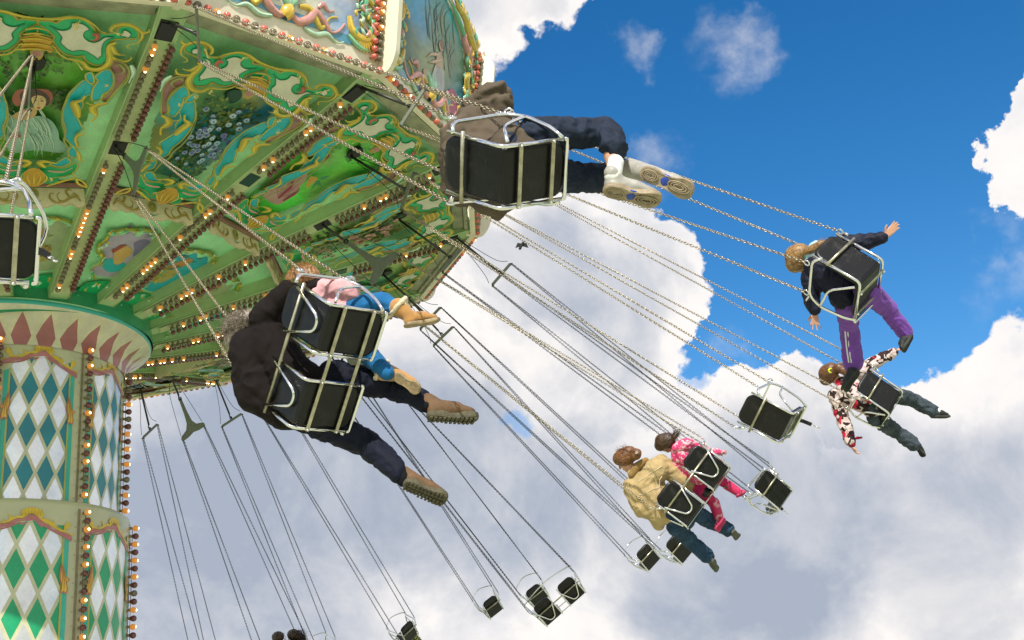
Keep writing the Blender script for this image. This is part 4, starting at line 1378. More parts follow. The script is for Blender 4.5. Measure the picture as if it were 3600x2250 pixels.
# ---- place the lamps: the hundred that show largest one by one per thing, the rest as one mass
for par, nm in ((CAN, 'canopy'), (CO, 'column')):
    ls = sorted([l for l in LAMPS if l[2] is par], key=lambda l: l[3])
    for kind, m, pp, d in ls[:100]:
        o = bpy.data.objects.new('light_bulb', BULB[kind]); COL.objects.link(o); o.parent = par; o.matrix_local = m
    rest = ls[100:]
    if rest:
        b = MB(); mats = []
        for kind in BMB:
            src = BMB[kind]
            off = len(mats); mats += src.mats
            for kk, m, pp, d in rest:
                if kk != kind:
                    continue
                vo = len(b.v)
                b.v.extend([tuple(m @ V(p)) for p in src.v])
                b.f.extend([tuple(i + vo for i in f) for f in src.f])
                b.c.extend(src.c); b.mi.extend([i + off for i in src.mi]); b.sm.extend(src.sm)
        o = b.build('light_bulb_strings', mats, par)
        o['kind'] = 'stuff'
# ------------------------------------------------------------------ swings
def pivot(typ, i):
    return ringpt(SLOTR[typ], PH + i * A, .05)


def swing_frame(typ, i, L, ra, ta, tw):
    P = pivot(typ, i)
    rad = V((P.x, P.y, 0)).normalized(); tan = V((-rad.y, rad.x, 0))
    ra, ta = math.radians(ra), math.radians(ta)
    u = (rad * math.sin(ra) - V((0, 0, 1)) * math.cos(ra)) * math.cos(ta) + tan * math.sin(ta)
    C = P + u * L
    Z = -u
    Y = (tan - Z * tan.dot(Z)).normalized()
    X = Y.cross(Z)
    t = math.radians(tw)
    X, Y = X * math.cos(t) + Y * math.sin(t), Y * math.cos(t) - X * math.sin(t)
    return P, C, Matrix(((X.x, Y.x, Z.x, C.x), (X.y, Y.y, Z.y, C.y), (X.z, Y.z, Z.z, C.z), (0, 0, 0, 1)))


def rrect(w, h, r, n=5):
    out = []
    for cx, cy, a0 in ((w - r, h - r, 0), (-w + r, h - r, 90), (-w + r, -h + r, 180), (w - r, -h + r, 270)):
        for k in range(n + 1):
            a = math.radians(a0 + 90 * k / n)
            out.append((cx + r * math.cos(a), cy + r * math.sin(a)))
    return out


def rrect2(w, h, r, n=5):
    out = []
    for cx, cy, a0, q in ((w - r, h - r, 0, r), (-w + r, h - r, 90, r), (-w + r * .3, -h + r * .3, 180, r * .3), (w - r * .3, -h + r * .3, 270, r * .3)):
        for k in range(n + 1):
            a = math.radians(a0 + 90 * k / n)
            out.append((cx + q * math.cos(a), cy + q * math.sin(a)))
    return out


def shell(w, h, th, r, mtx, dish=.0):
    """moulded seat shell: rounded slab with a rolled edge and slight dish"""
    b = MB()
    lay = [(.90, -th / 2), (.985, -th * .36), (1.0, 0), (.985, th * .36), (.90, th / 2)]
    n = None
    for f, z in lay:
        c = rrect2(w - (1 - f) * .12, h - (1 - f) * .12, r)
        n = len(c)
        b.v.extend([tuple(mtx @ V((x, y, z))) for x, y in c])
    for i in range(len(lay) - 1):
        for k in range(n):
            b.f.append((i * n + k, i * n + (k + 1) % n, (i + 1) * n + (k + 1) % n, (i + 1) * n + k)); b.c.append((1, 1, 1)); b.mi.append(0); b.sm.append(True)
    for sgn, base in ((-1, 0), (1, (len(lay) - 1) * n)):
        rings = [list(range(base, base + n))]
        for f in (.93, .86, .4):
            c = rrect2((w - .012) * f, (h - .012) * f, r * f)
            o = len(b.v)
            dz = sgn * th / 2 + (-dish * .55 if f < .9 else (-dish * .08)) * sgn
            b.v.extend([tuple(mtx @ V((x, y, dz))) for x, y in c])
            rings.append(list(range(o, o + n)))
        for q in range(len(rings) - 1):
            for k in range(n):
                f4 = (rings[q][k], rings[q][(k + 1) % n], rings[q + 1][(k + 1) % n], rings[q + 1][k])
                b.f.append(f4 if sgn > 0 else tuple(reversed(f4))); b.c.append((1, 1, 1)); b.mi.append(0); b.sm.append(True)
        f4 = tuple(rings[-1])
        b.f.append(f4 if sgn > 0 else tuple(reversed(f4))); b.c.append((1, 1, 1)); b.mi.append(0); b.sm.append(True)
    return b


SW2 = .157                         # half width of one seat
BK0, BK1 = V((0, -.122, -.130)), V((0, -.225, .255))
PN0, PN1 = V((0, -.130, -.135)), V((0, .235, -.105))


def plane_mtx(a, b, xoff):
    d = (b - a); h = d.length / 2
    y = d.normalized(); x = V((1, 0, 0)); z = x.cross(y)
    c = (a + b) / 2 + V((xoff, 0, 0))
    return Matrix(((x.x, y.x, z.x, c.x), (x.y, y.y, z.y, c.y), (x.z, y.z, z.z, c.z), (0, 0, 0, 1))), h


def back_shell(x):
    m, h = plane_mtx(BK0, BK1, x)
    return shell(SW2 - .012, h + .012, .045, .075, m)


def pan_shell(x):
    m, h = plane_mtx(PN0, PN1, x)
    return shell(SW2 - .012, h + .01, .04, .07, m)


def frame_mesh(xs, brace):
    b = MB()
    t = .0112
    lo, hi = min(xs) - SW2, max(xs) + SW2
    bo = V((0, -.028, -.02)); po = V((0, -.01, -.030))
    # side rails of every seat, bent under the pan
    for x in xs:
        for sg in (-1, 1):
            q = x + sg * SW2
            b.tube(rounded([V((q, 0, 0)) + BK1 + bo * .6 + V((0, .0, .0)), V((q, 0, 0)) + BK0 + bo + V((0, -.012, -.012)), V((q, 0, 0)) + PN1 + po + V((0, -.01, 0))], .05), t, 8)
        # front and top bows closing the shell
        b.tube(rounded([V((x - SW2, 0, 0)) + PN1 + po, V((x - SW2, .018, 0)) + PN1 + po, V((x + SW2, .018, 0)) + PN1 + po, V((x + SW2, 0, 0)) + PN1 + po], .05), t, 8)
    # flat steel strips across
    for yb, zb_, w in ((BK0 + (BK1 - BK0) * .68 + bo * 1.45, 0, .03),):
        b.tube([V((lo - .03, yb.y, yb.z)), V((hi + .03, yb.y, yb.z))], .0115, 8, mi=1)
    for f in (.24, .80):
        p = PN0 + (PN1 - PN0) * f + po * 1.35
        b.box(((lo + hi) / 2, p.y, p.z), (hi - lo + .02, .022, .006), mi=1)
        for x in xs:
            for sg in (-1, 1):
                b.sphere((x + sg * SW2, p.y, p.z - .006), .010, 6, 4)
    # guards
    for sg, q in ((-1, lo - .012), (1, hi + .012)):
        e = sg * .034
        b.tube(rounded([(q, -.262, .150), (q + e * 1.2, -.235, .210), (q + e * 1.7, .085, .220), (q + e * 1.7, .160, .13), (q + e, .195, -.06), (q, .205, -.145)], .07), t, 8)
        b.tube(rounded([(q, -.11, -.125), (q + e * 1.0, -.01, .075), (q + e * 1.6, .10, .105), (q + e * 1.7, .158, .125)], .06), t * .9, 8)
    if brace:
        for x in xs:
            b.tube(rounded([(x - .145, -.252, .135), (x - .045, -.175, -.10), (x + .045, -.175, -.10), (x + .145, -.252, .135)], .07), t * .92, 8)
    # chain eyes on top of the guards
    for q in (lo - .070, hi + .070):
        for y in (-.215, .075):
            b.tube([V((q, y + .022 * math.cos(a), .246 + .022 * math.sin(a))) for a in [2 * PI * k / 10 for k in range(10)]], .006, 6, closed=True)
    return b.mesh('frame', [M['chrome'], M['strip']])


def lapbar_mesh(xs):
    b = MB()
    lo, hi = min(xs) - SW2 - .070, max(xs) + SW2 + .070
    c = crom([(lo, .10, .222), (lo + .02, .17, .25), ((lo + hi) / 2, .27, .275), (hi - .02, .17, .25), (hi, .10, .222)], 6)
    b.tube(c, .009, 8)
    b.tube([V((hi, .09, .225)), V((hi + .01, .11, .262)), V((hi + .02, .135, .25)), V((hi + .01, .14, .225))], .007, 6)
    return b.mesh('lap_bar', M['chrome'])


def strap_mesh():
    b = MB()
    pts = [(0, .225, -.12), (.005, .27, -.16), (.01, .30, -.24)]
    vs = []
    for p in pts:
        vs += [V(p) + V((-.018, 0, 0)), V(p) + V((.018, 0, 0)), V(p) + V((.018, -.004, -.003)), V(p) + V((-.018, -.004, -.003))]
    fs = [(i * 4 + q, i * 4 + (q + 1) % 4, (i + 1) * 4 + (q + 1) % 4, (i + 1) * 4 + q) for i in range(2) for q in range(4)] + [(3, 2, 1, 0), (8, 9, 10, 11)]
    b.add(vs, fs)
    return b.mesh('safety_strap', M['strap'])


def hook_mesh():
    b = MB()
    b.tube([V((.01, .30, -.24)) + V((0, .012 * math.sin(a), -.014 + .014 * math.cos(a))) for a in [2 * PI * k / 9 for k in range(9)]], .004, 6, closed=True)
    b.tube([(.01, .305, -.266), (.01, .312, -.30), (.012, .325, -.318), (.012, .333, -.305)], .0055, 6)
    return b.mesh('hook', M['chrome'])


def chain_mesh(L, pitch=.0300, wire=.0042, wide=.0132, mt='chain'):
    """one chain of interlocked oval links hanging along -Z, length L"""
    b = MB()
    n = int(L / pitch)
    for i in range(n):
        z = -(i + .5) * L / n
        hl = pitch * .5 + wire * 1.1
        st = hl - wide
        loop = []
        for k in range(10):
            a = 2 * PI * k / 10
            x = (wide - wire) * math.cos(a); y = (wide - wire) * math.sin(a) + (st if math.sin(a) > 0 else -st) * (1 if abs(math.sin(a)) > 1e-6 else 0)
            loop.append(V((x, 0, y)) if i % 2 == 0 else V((0, x, y)))
        rot = Matrix.Rotation(.35 + i * .02, 3, 'Z')
        b.tube([rot @ p + V((0, 0, z)) for p in loop], wire, 4, closed=True)
    return b.mesh('chain', M[mt])


CH_L = 4.85
CHAIN = chain_mesh(CH_L)
CHAINF = chain_mesh(CH_L, .0300, .0040, .0125, 'chainshade')
BACKM, PANM = back_shell(0).mesh('backrest', M['pad']), pan_shell(0).mesh('seat_pan', M['pad'])
DX = .245
FR1, FR2 = frame_mesh([0], False), frame_mesh([-DX, DX], True)
LB1, LB2 = lapbar_mesh([0]), lapbar_mesh([-DX, DX])
STRAP, HOOK = strap_mesh(), hook_mesh()


def bar_mesh():
    b = MB()
    pts = [(-.245, -.012), (-.215, .022), (.215, .022), (.245, -.012), (.235, -.03), (.2, -.02), (-.2, -.02), (-.235, -.03)]
    n = len(pts)
    b.add([(x, -.008, z) for x, z in pts] + [(x, .008, z) for x, z in pts],
          [tuple(range(n - 1, -1, -1)), tuple(range(n, 2 * n))] + [(i, (i + 1) % n, n + (i + 1) % n, n + i) for i in range(n)])
    for sg in (-1, 1):      # shackles
        b.tube([V((sg * .232, .018 * math.cos(a), -.035 + .022 * math.sin(a))) for a in [2 * PI * k / 10 for k in range(10)]], .006, 6, mi=1, closed=True)
        b.tube([(sg * .232, -.03, -.012), (sg * .232, .03, -.012)], .008, 6, mi=1)
    b.tube([V((.024 * math.cos(a), 0, .045 + .026 * math.sin(a))) for a in [2 * PI * k / 10 for k in range(10)]], .007, 6, mi=1, closed=True)
    return b.mesh('spreader_bar', [M['greymetal'], M['darkmetal']])


def yoke_mesh():
    b = MB()
    pts = [(-.024, .62), (.024, .62), (.034, .36), (.052, .20), (.11, .10), (.235, .05), (.258, .01), (.25, -.03), (.12, -.028), (0, .0), (-.12, -.028), (-.25, -.03), (-.258, .01), (-.235, .05), (-.11, .10), (-.052, .20), (-.034, .36)]
    tri = tessellate_polygon([[V((x, z, 0)) for x, z in pts]])
    n = len(pts)
    fr = [(x, -.007, z) for x, z in pts]; bk = [(x, .007, z) for x, z in pts]
    b.add(fr, [tuple(t) for t in tri]); b.add(bk, [tuple(reversed(t)) for t in tri])
    b.add(fr + bk, [(i, (i + 1) % n, n + (i + 1) % n, n + i) for i in range(n)])
    for sg in (-1, 1):
        b.tube([V((sg * .235, .018 * math.cos(a), -.045 + .022 * math.sin(a))) for a in [2 * PI * k / 10 for k in range(10)]], .007, 6, mi=1, closed=True)
    b.tube([V((.028 * math.cos(a), 0, .645 + .032 * math.sin(a))) for a in [2 * PI * k / 10 for k in range(10)]], .009, 6, mi=1, closed=True)
    return b.mesh('spreader_bar', [M['greymetal'], M['darkmetal']])


BARM, YOKEM = bar_mesh(), yoke_mesh()


def rod_mesh(L, yoke):
    b = MB()
    b.tube([(0, 0, .08), (0, 0, -L + .05)], .0165, 8)
    b.tube(crom([(0, 0, -L + .05), (.0, .02, -L + .0), (0, .0, -L - .035), (0, -.022, -L - .01)], 4), .011, 6)
    # slack safety cables beside the rod
    e = .235 if yoke else .232
    zz = -L - (.60 if yoke else .02)
    for sg in (-1, 1):
        b.tube(crom([(sg * .03, .01, -.02), (sg * .075, .03, -L * .45), (sg * (.13 if yoke else .15), .05, -L * .86), (sg * e, .01, zz)], 5), .0045, 5)
    return b.mesh('hanger_rod', M['darkmetal'])


ROD1, ROD2 = rod_mesh(.80, False), rod_mesh(.46, True)


def make_swing(typ, i, L, ra, ta, tw, label, double=False, chain_label=None, visible_seat=True):
    P, C, mw = swing_frame(typ, i, L, ra, ta, tw)
    root = empty('swing_seat' if not double else 'double_swing_seat')
    root.matrix_world = mw
    tag(root, label, 'swing seat', 'double swing seats hanging from the canopy' if double else 'single swing seats hanging from the canopy')
    xs = [-DX, DX] if double else [0]
    taken = 'carrying' in label
    for x in xs:
        m = Matrix.Translation((x, 0, 0))
        put('backrest', BACKM, root, m); put('seat_pan', PANM, root, m)
        if not taken:
            st = put('safety_strap', STRAP, root, m); put('hook', HOOK, st)
    put('frame', FR2 if double else FR1, root)
    put('lap_bar', LB2 if double else LB1, root)
    rl_ = .46 if double else .80
    # the spreader turns less than the seat under it
    bt = rotz(math.radians(-tw * .75)) if tw > 20 else Matrix.Identity(4)
    put('hanger_rod', ROD2 if double else ROD1, root, Matrix.Translation((0, 0, L)) @ bt)
    zb = L - rl_ - (.665 if double else .075)
    put('spreader_bar', YOKEM if double else BARM, root, Matrix.Translation((0, 0, zb)) @ bt)
    hx = (max(xs) + SW2 + .070)
    bx = .235 if double else .232
    for sx in (-1, 1):
        for y in (-.215, .075):
            a = bt @ V((sx * bx, .012 if y > 0 else -.012, 0)) + V((0, 0, zb - .055)); b_ = V((sx * hx, y, .262))
            d = b_ - a
            q = (-d).to_track_quat('Z', 'Y').to_matrix().to_4x4()
            put('chain', CHAINF if i >= 2.5 else CHAIN, root, Matrix.Translation(a) @ q @ Matrix.Diagonal((1, 1, d.length / CH_L, 1)))
    return root, mw


SWINGS = [
    ('out', 0, 6.01, 50.62, 2.93, -17, 'single swing seat carrying the rider in the grey hooded jacket', False),
    ('out', 1, 5.93, 51.43, 0.3, 38, 'single swing seat carrying the girl in purple trousers', False),
    ('out', 2, 5.88, 50.29, 0.85, 12, 'single swing seat carrying the girl in the red camouflage jacket', False),
    ('out', 3, 5.87, 48.01, 3.4, 0, 'empty black swing seat right of the pink booted child, the nearer of two overlapping', False),
    ('out', 4, 6.05, 47.37, 1.26, -26, 'empty swing seat mostly side-on, under the boots of the woman in the tan jacket', False),
    ('out', 5, 6.12, 46.13, -0.52, -42, 'lone empty swing seat seen from the front, between the double seat and the treetop', False),
    ('out', 6, 6.33, 44.75, -2.64, -36, 'empty swing seat half cut by the bottom edge, beside the dark haired riders', False),
    ('mid', -.5, 5.95, 49.49, -1.1, 0, 'large near swing seat cut off by the left edge, in front of the painted lady', False),
    ('mid', 1.5, 5.82, 47.01, 0.04, -25, 'empty swing seat with dangling strap, left of the girl in the camouflage jacket', False),
    ('mid', 2.5, 5.95, 47.07, 1.92, 0, 'empty swing seat just behind another, right of the pink booted child', False),
    ('mid', 3.5, 6.04, 47.19, .91, -20, 'empty swing seat partly hidden behind the jeans of the woman in the tan jacket', False),
    ('mid', 4.5, 6.03, 46.42, 1.05, -42, 'small empty single swing seat right behind the empty double seat', False),
    ('mid', 5.5, 6.26, 46.82, -3.76, -34, 'distant empty swing seat in front of the treetop at the bottom edge', False),
    ('mid', 6.5, 6.35, 46.5, 0.0, -20, 'swing whose chains leave the bottom edge next to the column, second from it', False),
    ('out', 7, 5.99, 48.0, 0.0, -20, 'swing hanging half hidden behind the column, only a chain showing', False),
    ('in', 0, 5.87, 49.33, 1.38, 2, 'double swing seat carrying the woman in the dark coat and a small child', True),
    ('in', 2, 5.73, 46.45, 1.27, 0, 'double swing seat carrying the woman in the tan jacket and the child in pink', True),
    ('in', 4, 6.01, 44.58, 1.24, -36, 'empty double swing seat with two black backs and long guard tubes', True),
    ('in', 6, 6.2, 44.58, -1.99, -30, 'double swing seat at the bottom edge carrying two dark haired riders', True),
]
SWM = {}
for typ, i, L, ra, ta, tw, lab, dbl in SWINGS:
    SWM[(typ, i)] = make_swing(typ, i, L, ra, ta, tw, lab, dbl)[1]
# ------------------------------------------------------------------ people
DG = None


def solid(b, name, mt, parent, voxel, smooth=4, wrinkle=0.0, wscale=9.0, org=V((0, 0, 0)), ridge=False, seed=0.0):
    """union of the overlapping solids in b as one continuous skin, smoothed, creased a little"""
    me = bpy.data.meshes.new(name)
    me.from_pydata([tuple(V(p) - org) for p in b.v], [], b.f)
    o = bpy.data.objects.new(name, me)
    COL.objects.link(o)
    r = o.modifiers.new('r', 'REMESH'); r.mode = 'VOXEL'; r.voxel_size = voxel; r.adaptivity = 0
    s = o.modifiers.new('s', 'SMOOTH'); s.factor = .5; s.iterations = smooth
    dg = bpy.context.evaluated_depsgraph_get()
    nm = bpy.data.meshes.new_from_object(o.evaluated_get(dg))
    o.modifiers.clear()
    o.data = nm
    bpy.data.meshes.remove(me)
    nm.name = name
    nm.materials.clear(); nm.materials.append(mt)
    nm.polygons.foreach_set('use_smooth', [True] * len(nm.polygons))
    if wrinkle:
        cs = [v.co.copy() for v in nm.vertices]
        ns = [v.normal.copy() for v in nm.vertices]
        for v, c, n in zip(nm.vertices, cs, ns):
            q = c * wscale + V((seed, seed * .7, 0))
            f = noise.noise(q) * .6 + noise.noise(q * 2.3) * .4
            if ridge:
                q2 = q + V((noise.noise(q * .6), noise.noise(q * .6 + V((7, 0, 0))), noise.noise(q * .6 + V((0, 9, 0))))) * .8
                f = (1 - abs(noise.noise(q2)) * 2.6) * .62 + (1 - abs(noise.noise(q2 * 2.1)) * 2.4) * .3 + f * .2 - .35
            v.co = c + n * f * wrinkle
        nm.update()
    if parent is not None:
        o.parent = parent
    return o


def cloth_mat(name, col, rough=.85, var=.18, vscale=9, bump=.25, bscale=90, sheen=.25):
    return mat(name, col, rough, var=var, vscale=vscale, bump=bump, bscale=bscale, sheen=sheen * (.35 if max(col) > .12 else 0), spec=.2)


def pattern_mat(name, cols, scale, ths, rough=.8):
    m = bpy.data.materials.new(name)
    m.use_nodes = True
    nt = m.node_tree; b = nt.nodes['Principled BSDF']; h = NG(nt)
    tc = h.n('ShaderNodeTexCoord').outputs['Object']
    c = (*cols[0], 1)
    for i, (cc, th) in enumerate(zip(cols[1:], ths)):
        nz = h.noise(h.vm('ADD', tc, (i * 3.7, i * 1.9, i * 5.1)), scale * (1 + .15 * i), 2.0, .5, dist=.6)
        c = h.mix(h.mr(nz, th, th + .02), c, (*cc, 1))
    nt.links.new(c, b.inputs['Base Color'])
    b.inputs['Roughness'].default_value = rough
    b.inputs['Specular IOR Level'].default_value = .25
    return m


SKIN = mat('skin', (.56, .30, .20), .5, var=.08, vscale=20, bump=.05, bscale=200)
EYE = mat('eye', (.05, .03, .02), .15)
M['jeans'] = cloth_mat('dark_denim', (.016, .024, .045), .75, .35, 12, .35, 160)
M['jeans2'] = cloth_mat('blue_denim', (.020, .050, .095), .75, .35, 12, .35, 160)
M['jeans3'] = cloth_mat('faded_denim', (.045, .060, .075), .75, .45, 14, .35, 160)
M['navy_tr'] = cloth_mat('navy_trousers', (.007, .009, .021), .75, .3, 10, .3, 120)
M['sock'] = cloth_mat('white_sock', (.78, .78, .76), .9, .06, 30, .3, 150)
M['rubber'] = mat('olive_rubber_sole', (.085, .075, .042), .75, var=.3, vscale=25, bump=.5, bscale=90)
M['gum'] = mat('gum_sole', (.30, .22, .12), .6, var=.35, vscale=22, bump=.4, bscale=70)


def hair_mat(name, c0, c1, axis=(0, 0, 1)):
    m = bpy.data.materials.new(name)
    m.use_nodes = True
    nt = m.node_tree; b = nt.nodes['Principled BSDF']; h = NG(nt)
    tc = h.n('ShaderNodeTexCoord').outputs['Object']
    ax_ = V(axis).normalized()
    dt_ = h.vm('DOT_PRODUCT', tc, tuple(ax_), 'v')
    al = h.n('ShaderNodeVectorMath', operation='SCALE'); al.inputs[0].default_value = tuple(ax_); nt.links.new(h.m('MULTIPLY', dt_, -.86), al.inputs['Scale'])
    nz = h.noise(h.vm('ADD', tc, al.outputs[0]), 64.0, 3.0, .6, dist=.35)
    nt.links.new(h.mix(h.mr(nz, .3, .7), (*c0, 1), (*c1, 1)), b.inputs['Base Color'])
    b.inputs['Roughness'].default_value = .42
    bn = h.n('ShaderNodeBump'); bn.inputs['Strength'].default_value = .6; bn.inputs['Distance'].default_value = .01
    nt.links.new(nz, bn.inputs['Height']); nt.links.new(bn.outputs[0], b.inputs['Normal'])
    return m


def strands(name, mt, parent, org, centre, rad, axis, n, L, spread, seed, r=.0016, down=None):
    """loose locks that follow the head and end in wind-blown tips"""
    rnd = random.Random(seed)
    b = MB()
    ax = V(axis).normalized()
    for _ in range(n):
        d = V((rnd.gauss(0, 1), rnd.gauss(0, 1), rnd.gauss(0, 1))).normalized()
        if d.dot(ax) < -.15:
            d = d - ax * d.dot(ax) * 1.6
            d.normalize()
        p = V(centre) + d * rad * rnd.uniform(.93, 1.03)
        fl = (ax * rnd.uniform(.4, 1) + V((rnd.gauss(0, 1), rnd.gauss(0, 1), rnd.gauss(0, 1))) * spread)
        fl = (fl - d * fl.dot(d) * .6)
        l = L * rnd.uniform(.4, 1.1)
        q1 = p + fl * l * .5 + d * .004; q2 = p + fl * l + d * rnd.uniform(0, .02)
        c = crom([p, q1, q2], 3)
        b.tube([x - org for x in c], [r * (1 - .8 * i / (len(c) - 1)) for i in range(len(c))], 4, caps=False)
    return b.build(name, mt, parent)


def hand_into(b, wr, dirv, palmn, s=1.0, curl=.35, spread=.16, thumb=1):
    """palm and five separate bent fingers, added as solids; dirv along the hand, palmn out of the palm"""
    f = V(dirv).normalized(); n = (V(palmn) - f * f.dot(V(palmn))).normalized(); w = f.cross(n)
    wr = V(wr)
    pc = wr + f * .045 * s
    for k in (-1, 0, 1):
        b.capsule(wr + f * .012 * s + w * k * .012 * s, wr + f * .085 * s + w * k * .026 * s, .017 * s, .0135 * s, 8, (n, .75))
    for k, (ln, off) in enumerate(((.068, -1.5), (.078, -.5), (.072, .5), (.055, 1.5))):
        base = wr + f * .090 * s + w * off * .0185 * s
        d = (f + w * off * spread).normalized()
        p = base; r = .0088 * s
        ang = 0
        for j, fr in enumerate((.45, .32, .25)):
            ang += curl * (0.6 + .5 * j)
            dj = d * math.cos(ang) + n * math.sin(ang)
            q = p + dj * ln * s * fr
            b.capsule(p, q, r, r * .9, 7)
            p = q; r *= .9
    tb = wr + f * .03 * s - w * thumb * .026 * s
    t1 = tb + (f * .6 - w * thumb * .75 + n * .25).normalized() * .036 * s
    t2 = t1 + (f * .9 - w * thumb * .3 + n * .3).normalized() * .03 * s
    b.capsule(tb, t1, .0125 * s, .0105 * s, 7); b.capsule(t1, t2, .0105 * s, .009 * s, 7)


def head_into(b, c, look, up, s=1.0):
    """skull, jaw, nose, brow, lips and ears"""
    f = V(look).normalized(); u = (V(up) - f * f.dot(V(up))).normalized(); w = f.cross(u)
    c = V(c)
    b.capsule(c - f * .022 * s + u * .03 * s, c + f * .022 * s + u * .028 * s, .083 * s, .078 * s, 14)
    b.capsule(c + f * .030 * s - u * .01 * s, c + f * .052 * s - u * .078 * s, .064 * s, .036 * s, 12, (w, .92))
    b.capsule(c + f * .094 * s + u * .012 * s, c + f * .112 * s - u * .022 * s, .009 * s, .0135 * s, 8)
    b.capsule(c + f * .083 * s + u * .022 * s - w * .035 * s, c + f * .083 * s + u * .022 * s + w * .035 * s, .013 * s, .013 * s, 8)
    b.capsule(c + f * .086 * s - u * .052 * s - w * .016 * s, c + f * .086 * s - u * .052 * s + w * .016 * s, .009 * s, .009 * s, 8)
    for sg in (-1, 1):
        e = c + w * sg * .078 * s - f * .008 * s - u * .008 * s
        b.capsule(e + u * .022 * s - f * .006 * s, e - u * .020 * s + f * .004 * s, .014 * s, .010 * s, 8, (w, .5))
    return f, u, w


FOOT = [(-.5, .0), (-.47, .075), (-.38, .122), (-.22, .125), (-.05, .105), (.12, .128), (.28, .162), (.40, .150), (.48, .085), (.5, 0.0)]


def shoe(parent, org, heel, toe, down, ankle, up_mt, sole_mt, w=1.0, th=.022, lug=0, shaft=.045, name='shoe', voxel=.008, extra=None, pat=None):
    """shaped sole outline with welt and tread plus a closed upper up to the ankle"""
    heel, toe = V(heel), V(toe)
    f = (toe - heel); L = f.length; f.normalize()
    d = (V(down) - f * f.dot(V(down))).normalized(); s = f.cross(d)
    c = (heel + toe) / 2
    out = [(a * L, (bb + .012) * L * w) for a, bb in FOOT] + [(a * L, -(bb + (-.004 if -.2 < a < .2 else .012)) * L * w) for a, bb in reversed(FOOT[1:-1])]
    out = [(q[0], q[1]) for q in crom([(a, bb, 0) for a, bb in out], 3, True)]
    b = MB(); n = len(out)

    def P(a, y, h):
        lift = .10 * L * max(0, (a / L - .22)) ** 2 * 3 + .02 * L * max(0, (-a / L - .38))
        return c + f * a + s * y + d * (h - lift) - org
    rings = [(.93, -.004), (1.0, .002), (1.02, th * .5), (1.0, th * .9), (.95, th)]
    for k, h in rings:
        b.v.extend([tuple(P(a * k, y * k, h)) for a, y in out])
    for i in range(len(rings) - 1):
        for k in range(n):
            b.f.append((i * n + k, i * n + (k + 1) % n, (i + 1) * n + (k + 1) % n, (i + 1) * n + k)); b.c.append((1, 1, 1)); b.mi.append(0); b.sm.append(True)
    tri = tessellate_polygon([[V((a, y, 0)) for a, y in out]])
    base = (len(rings) - 1) * n
    for t in tri:
        b.f.append(tuple(base + q for q in t)); b.c.append((1, 1, 1)); b.mi.append(0); b.sm.append(False)
    # tread
    if lug:
        k = -.44
        while k < .46:
            hw = 0.115 if k < -.1 else .145
            if lug > 1:
                for sg in (-1, 1):
                    for y0 in (.35, .85):
                        m = Matrix(((f.x, s.x, d.x), (f.y, s.y, d.y), (f.z, s.z, d.z)))
                        b.box(P(k * L, sg * y0 * hw * L * w, th + .004), (L * .05, hw * L * .44, .008), mtx=m)
            else:
                m = Matrix(((f.x, s.x, d.x), (f.y, s.y, d.y), (f.z, s.z, d.z)))
                b.box(P(k * L, 0, th + .001), (L * .018, hw * L * 1.75 * w, .004), mtx=m)
            k += .085 if lug > 1 else .052
    elif pat:        # oval pods of a running-shoe sole
        for a0, ln in ((-.30, .14), (.24, .20)):
            for q in (1.0, .72, .44):
                pts = [P((a0 + ln * q * math.cos(t)) * L, .085 * q * L * math.sin(t) * w, th + .002) for t in [2 * PI * i / 20 for i in range(20)]]
                b.tube(pts, .0045, 5, closed=True)
    sh = b.build(name, sole_mt, parent)
    u = MB()
    an = V(ankle)
    u.capsule(heel + f * .17 * L - d * .040, heel + f * .17 * L - d * .015, .040 * L / .27, .044 * L / .27, 12)
    u.capsule(heel + f * .18 * L - d * .035, c + f * .08 * L - d * .030, .046 * L / .27, .044 * L / .27, 12, (s, .92))
    u.capsule(c + f * .05 * L - d * .028, toe - f * .19 * L - d * .014, .048 * L / .27, .042 * L / .27, 12, (d, .72))
    u.capsule(heel + f * .24 * L - d * .035, an, .043 * L / .27, shaft, 12)
    solid(u, 'upper', up_mt, sh, voxel, 3, .0015, 30, org)
    if extra:
        for e in extra:
            e(sh, heel, toe, f, d, s, L, c)
    return sh


class Rider:
    def __init__(s, label, swing, root_px, depth, sc_=1.0, voxel=.012):
        s.d0 = depth; s.k = sc_; s.vx = voxel
        s.org = at(root_px[0], root_px[1], depth)
        s.mw = SWM[swing].to_3x3()
        s.X, s.Y, s.Z = s.mw @ V((1, 0, 0)), s.mw @ V((0, 1, 0)), s.mw @ V((0, 0, 1))
        s.label = label
        s.skin = MB()
        s.body = bpy.data.objects.new('person', None)

    def J(s, px, py, d=0.0):
        return at(px, py, s.d0 + d)

    def start(s):
        """the continuous body: call after s.skin holds trunk, head and hands"""
        o = solid(s.skin, 'person', SKIN, None, s.vx * .62, 3, 0, 1, s.org)
        o.location = s.org
        tag(o, s.label, 'person')
        s.body = o
        return o


def trunk(b, pel, che, nk, flat, k=1.0, grow=1.0):
    b.capsule(pel, (V(pel) + V(che)) / 2, .125 * k * grow, .118 * k * grow, 14, (flat, .72))
    b.capsule((V(pel) + V(che)) / 2, che, .120 * k * grow, .142 * k * grow, 14, (flat, .72))
    b.capsule(che, nk, .135 * k * grow, .062 * k * grow, 14, (flat, .75))


def limb(b, pts, rs):
    for i in range(len(pts) - 1):
        b.capsule(pts[i], pts[i + 1], rs[i], rs[i + 1], 12)


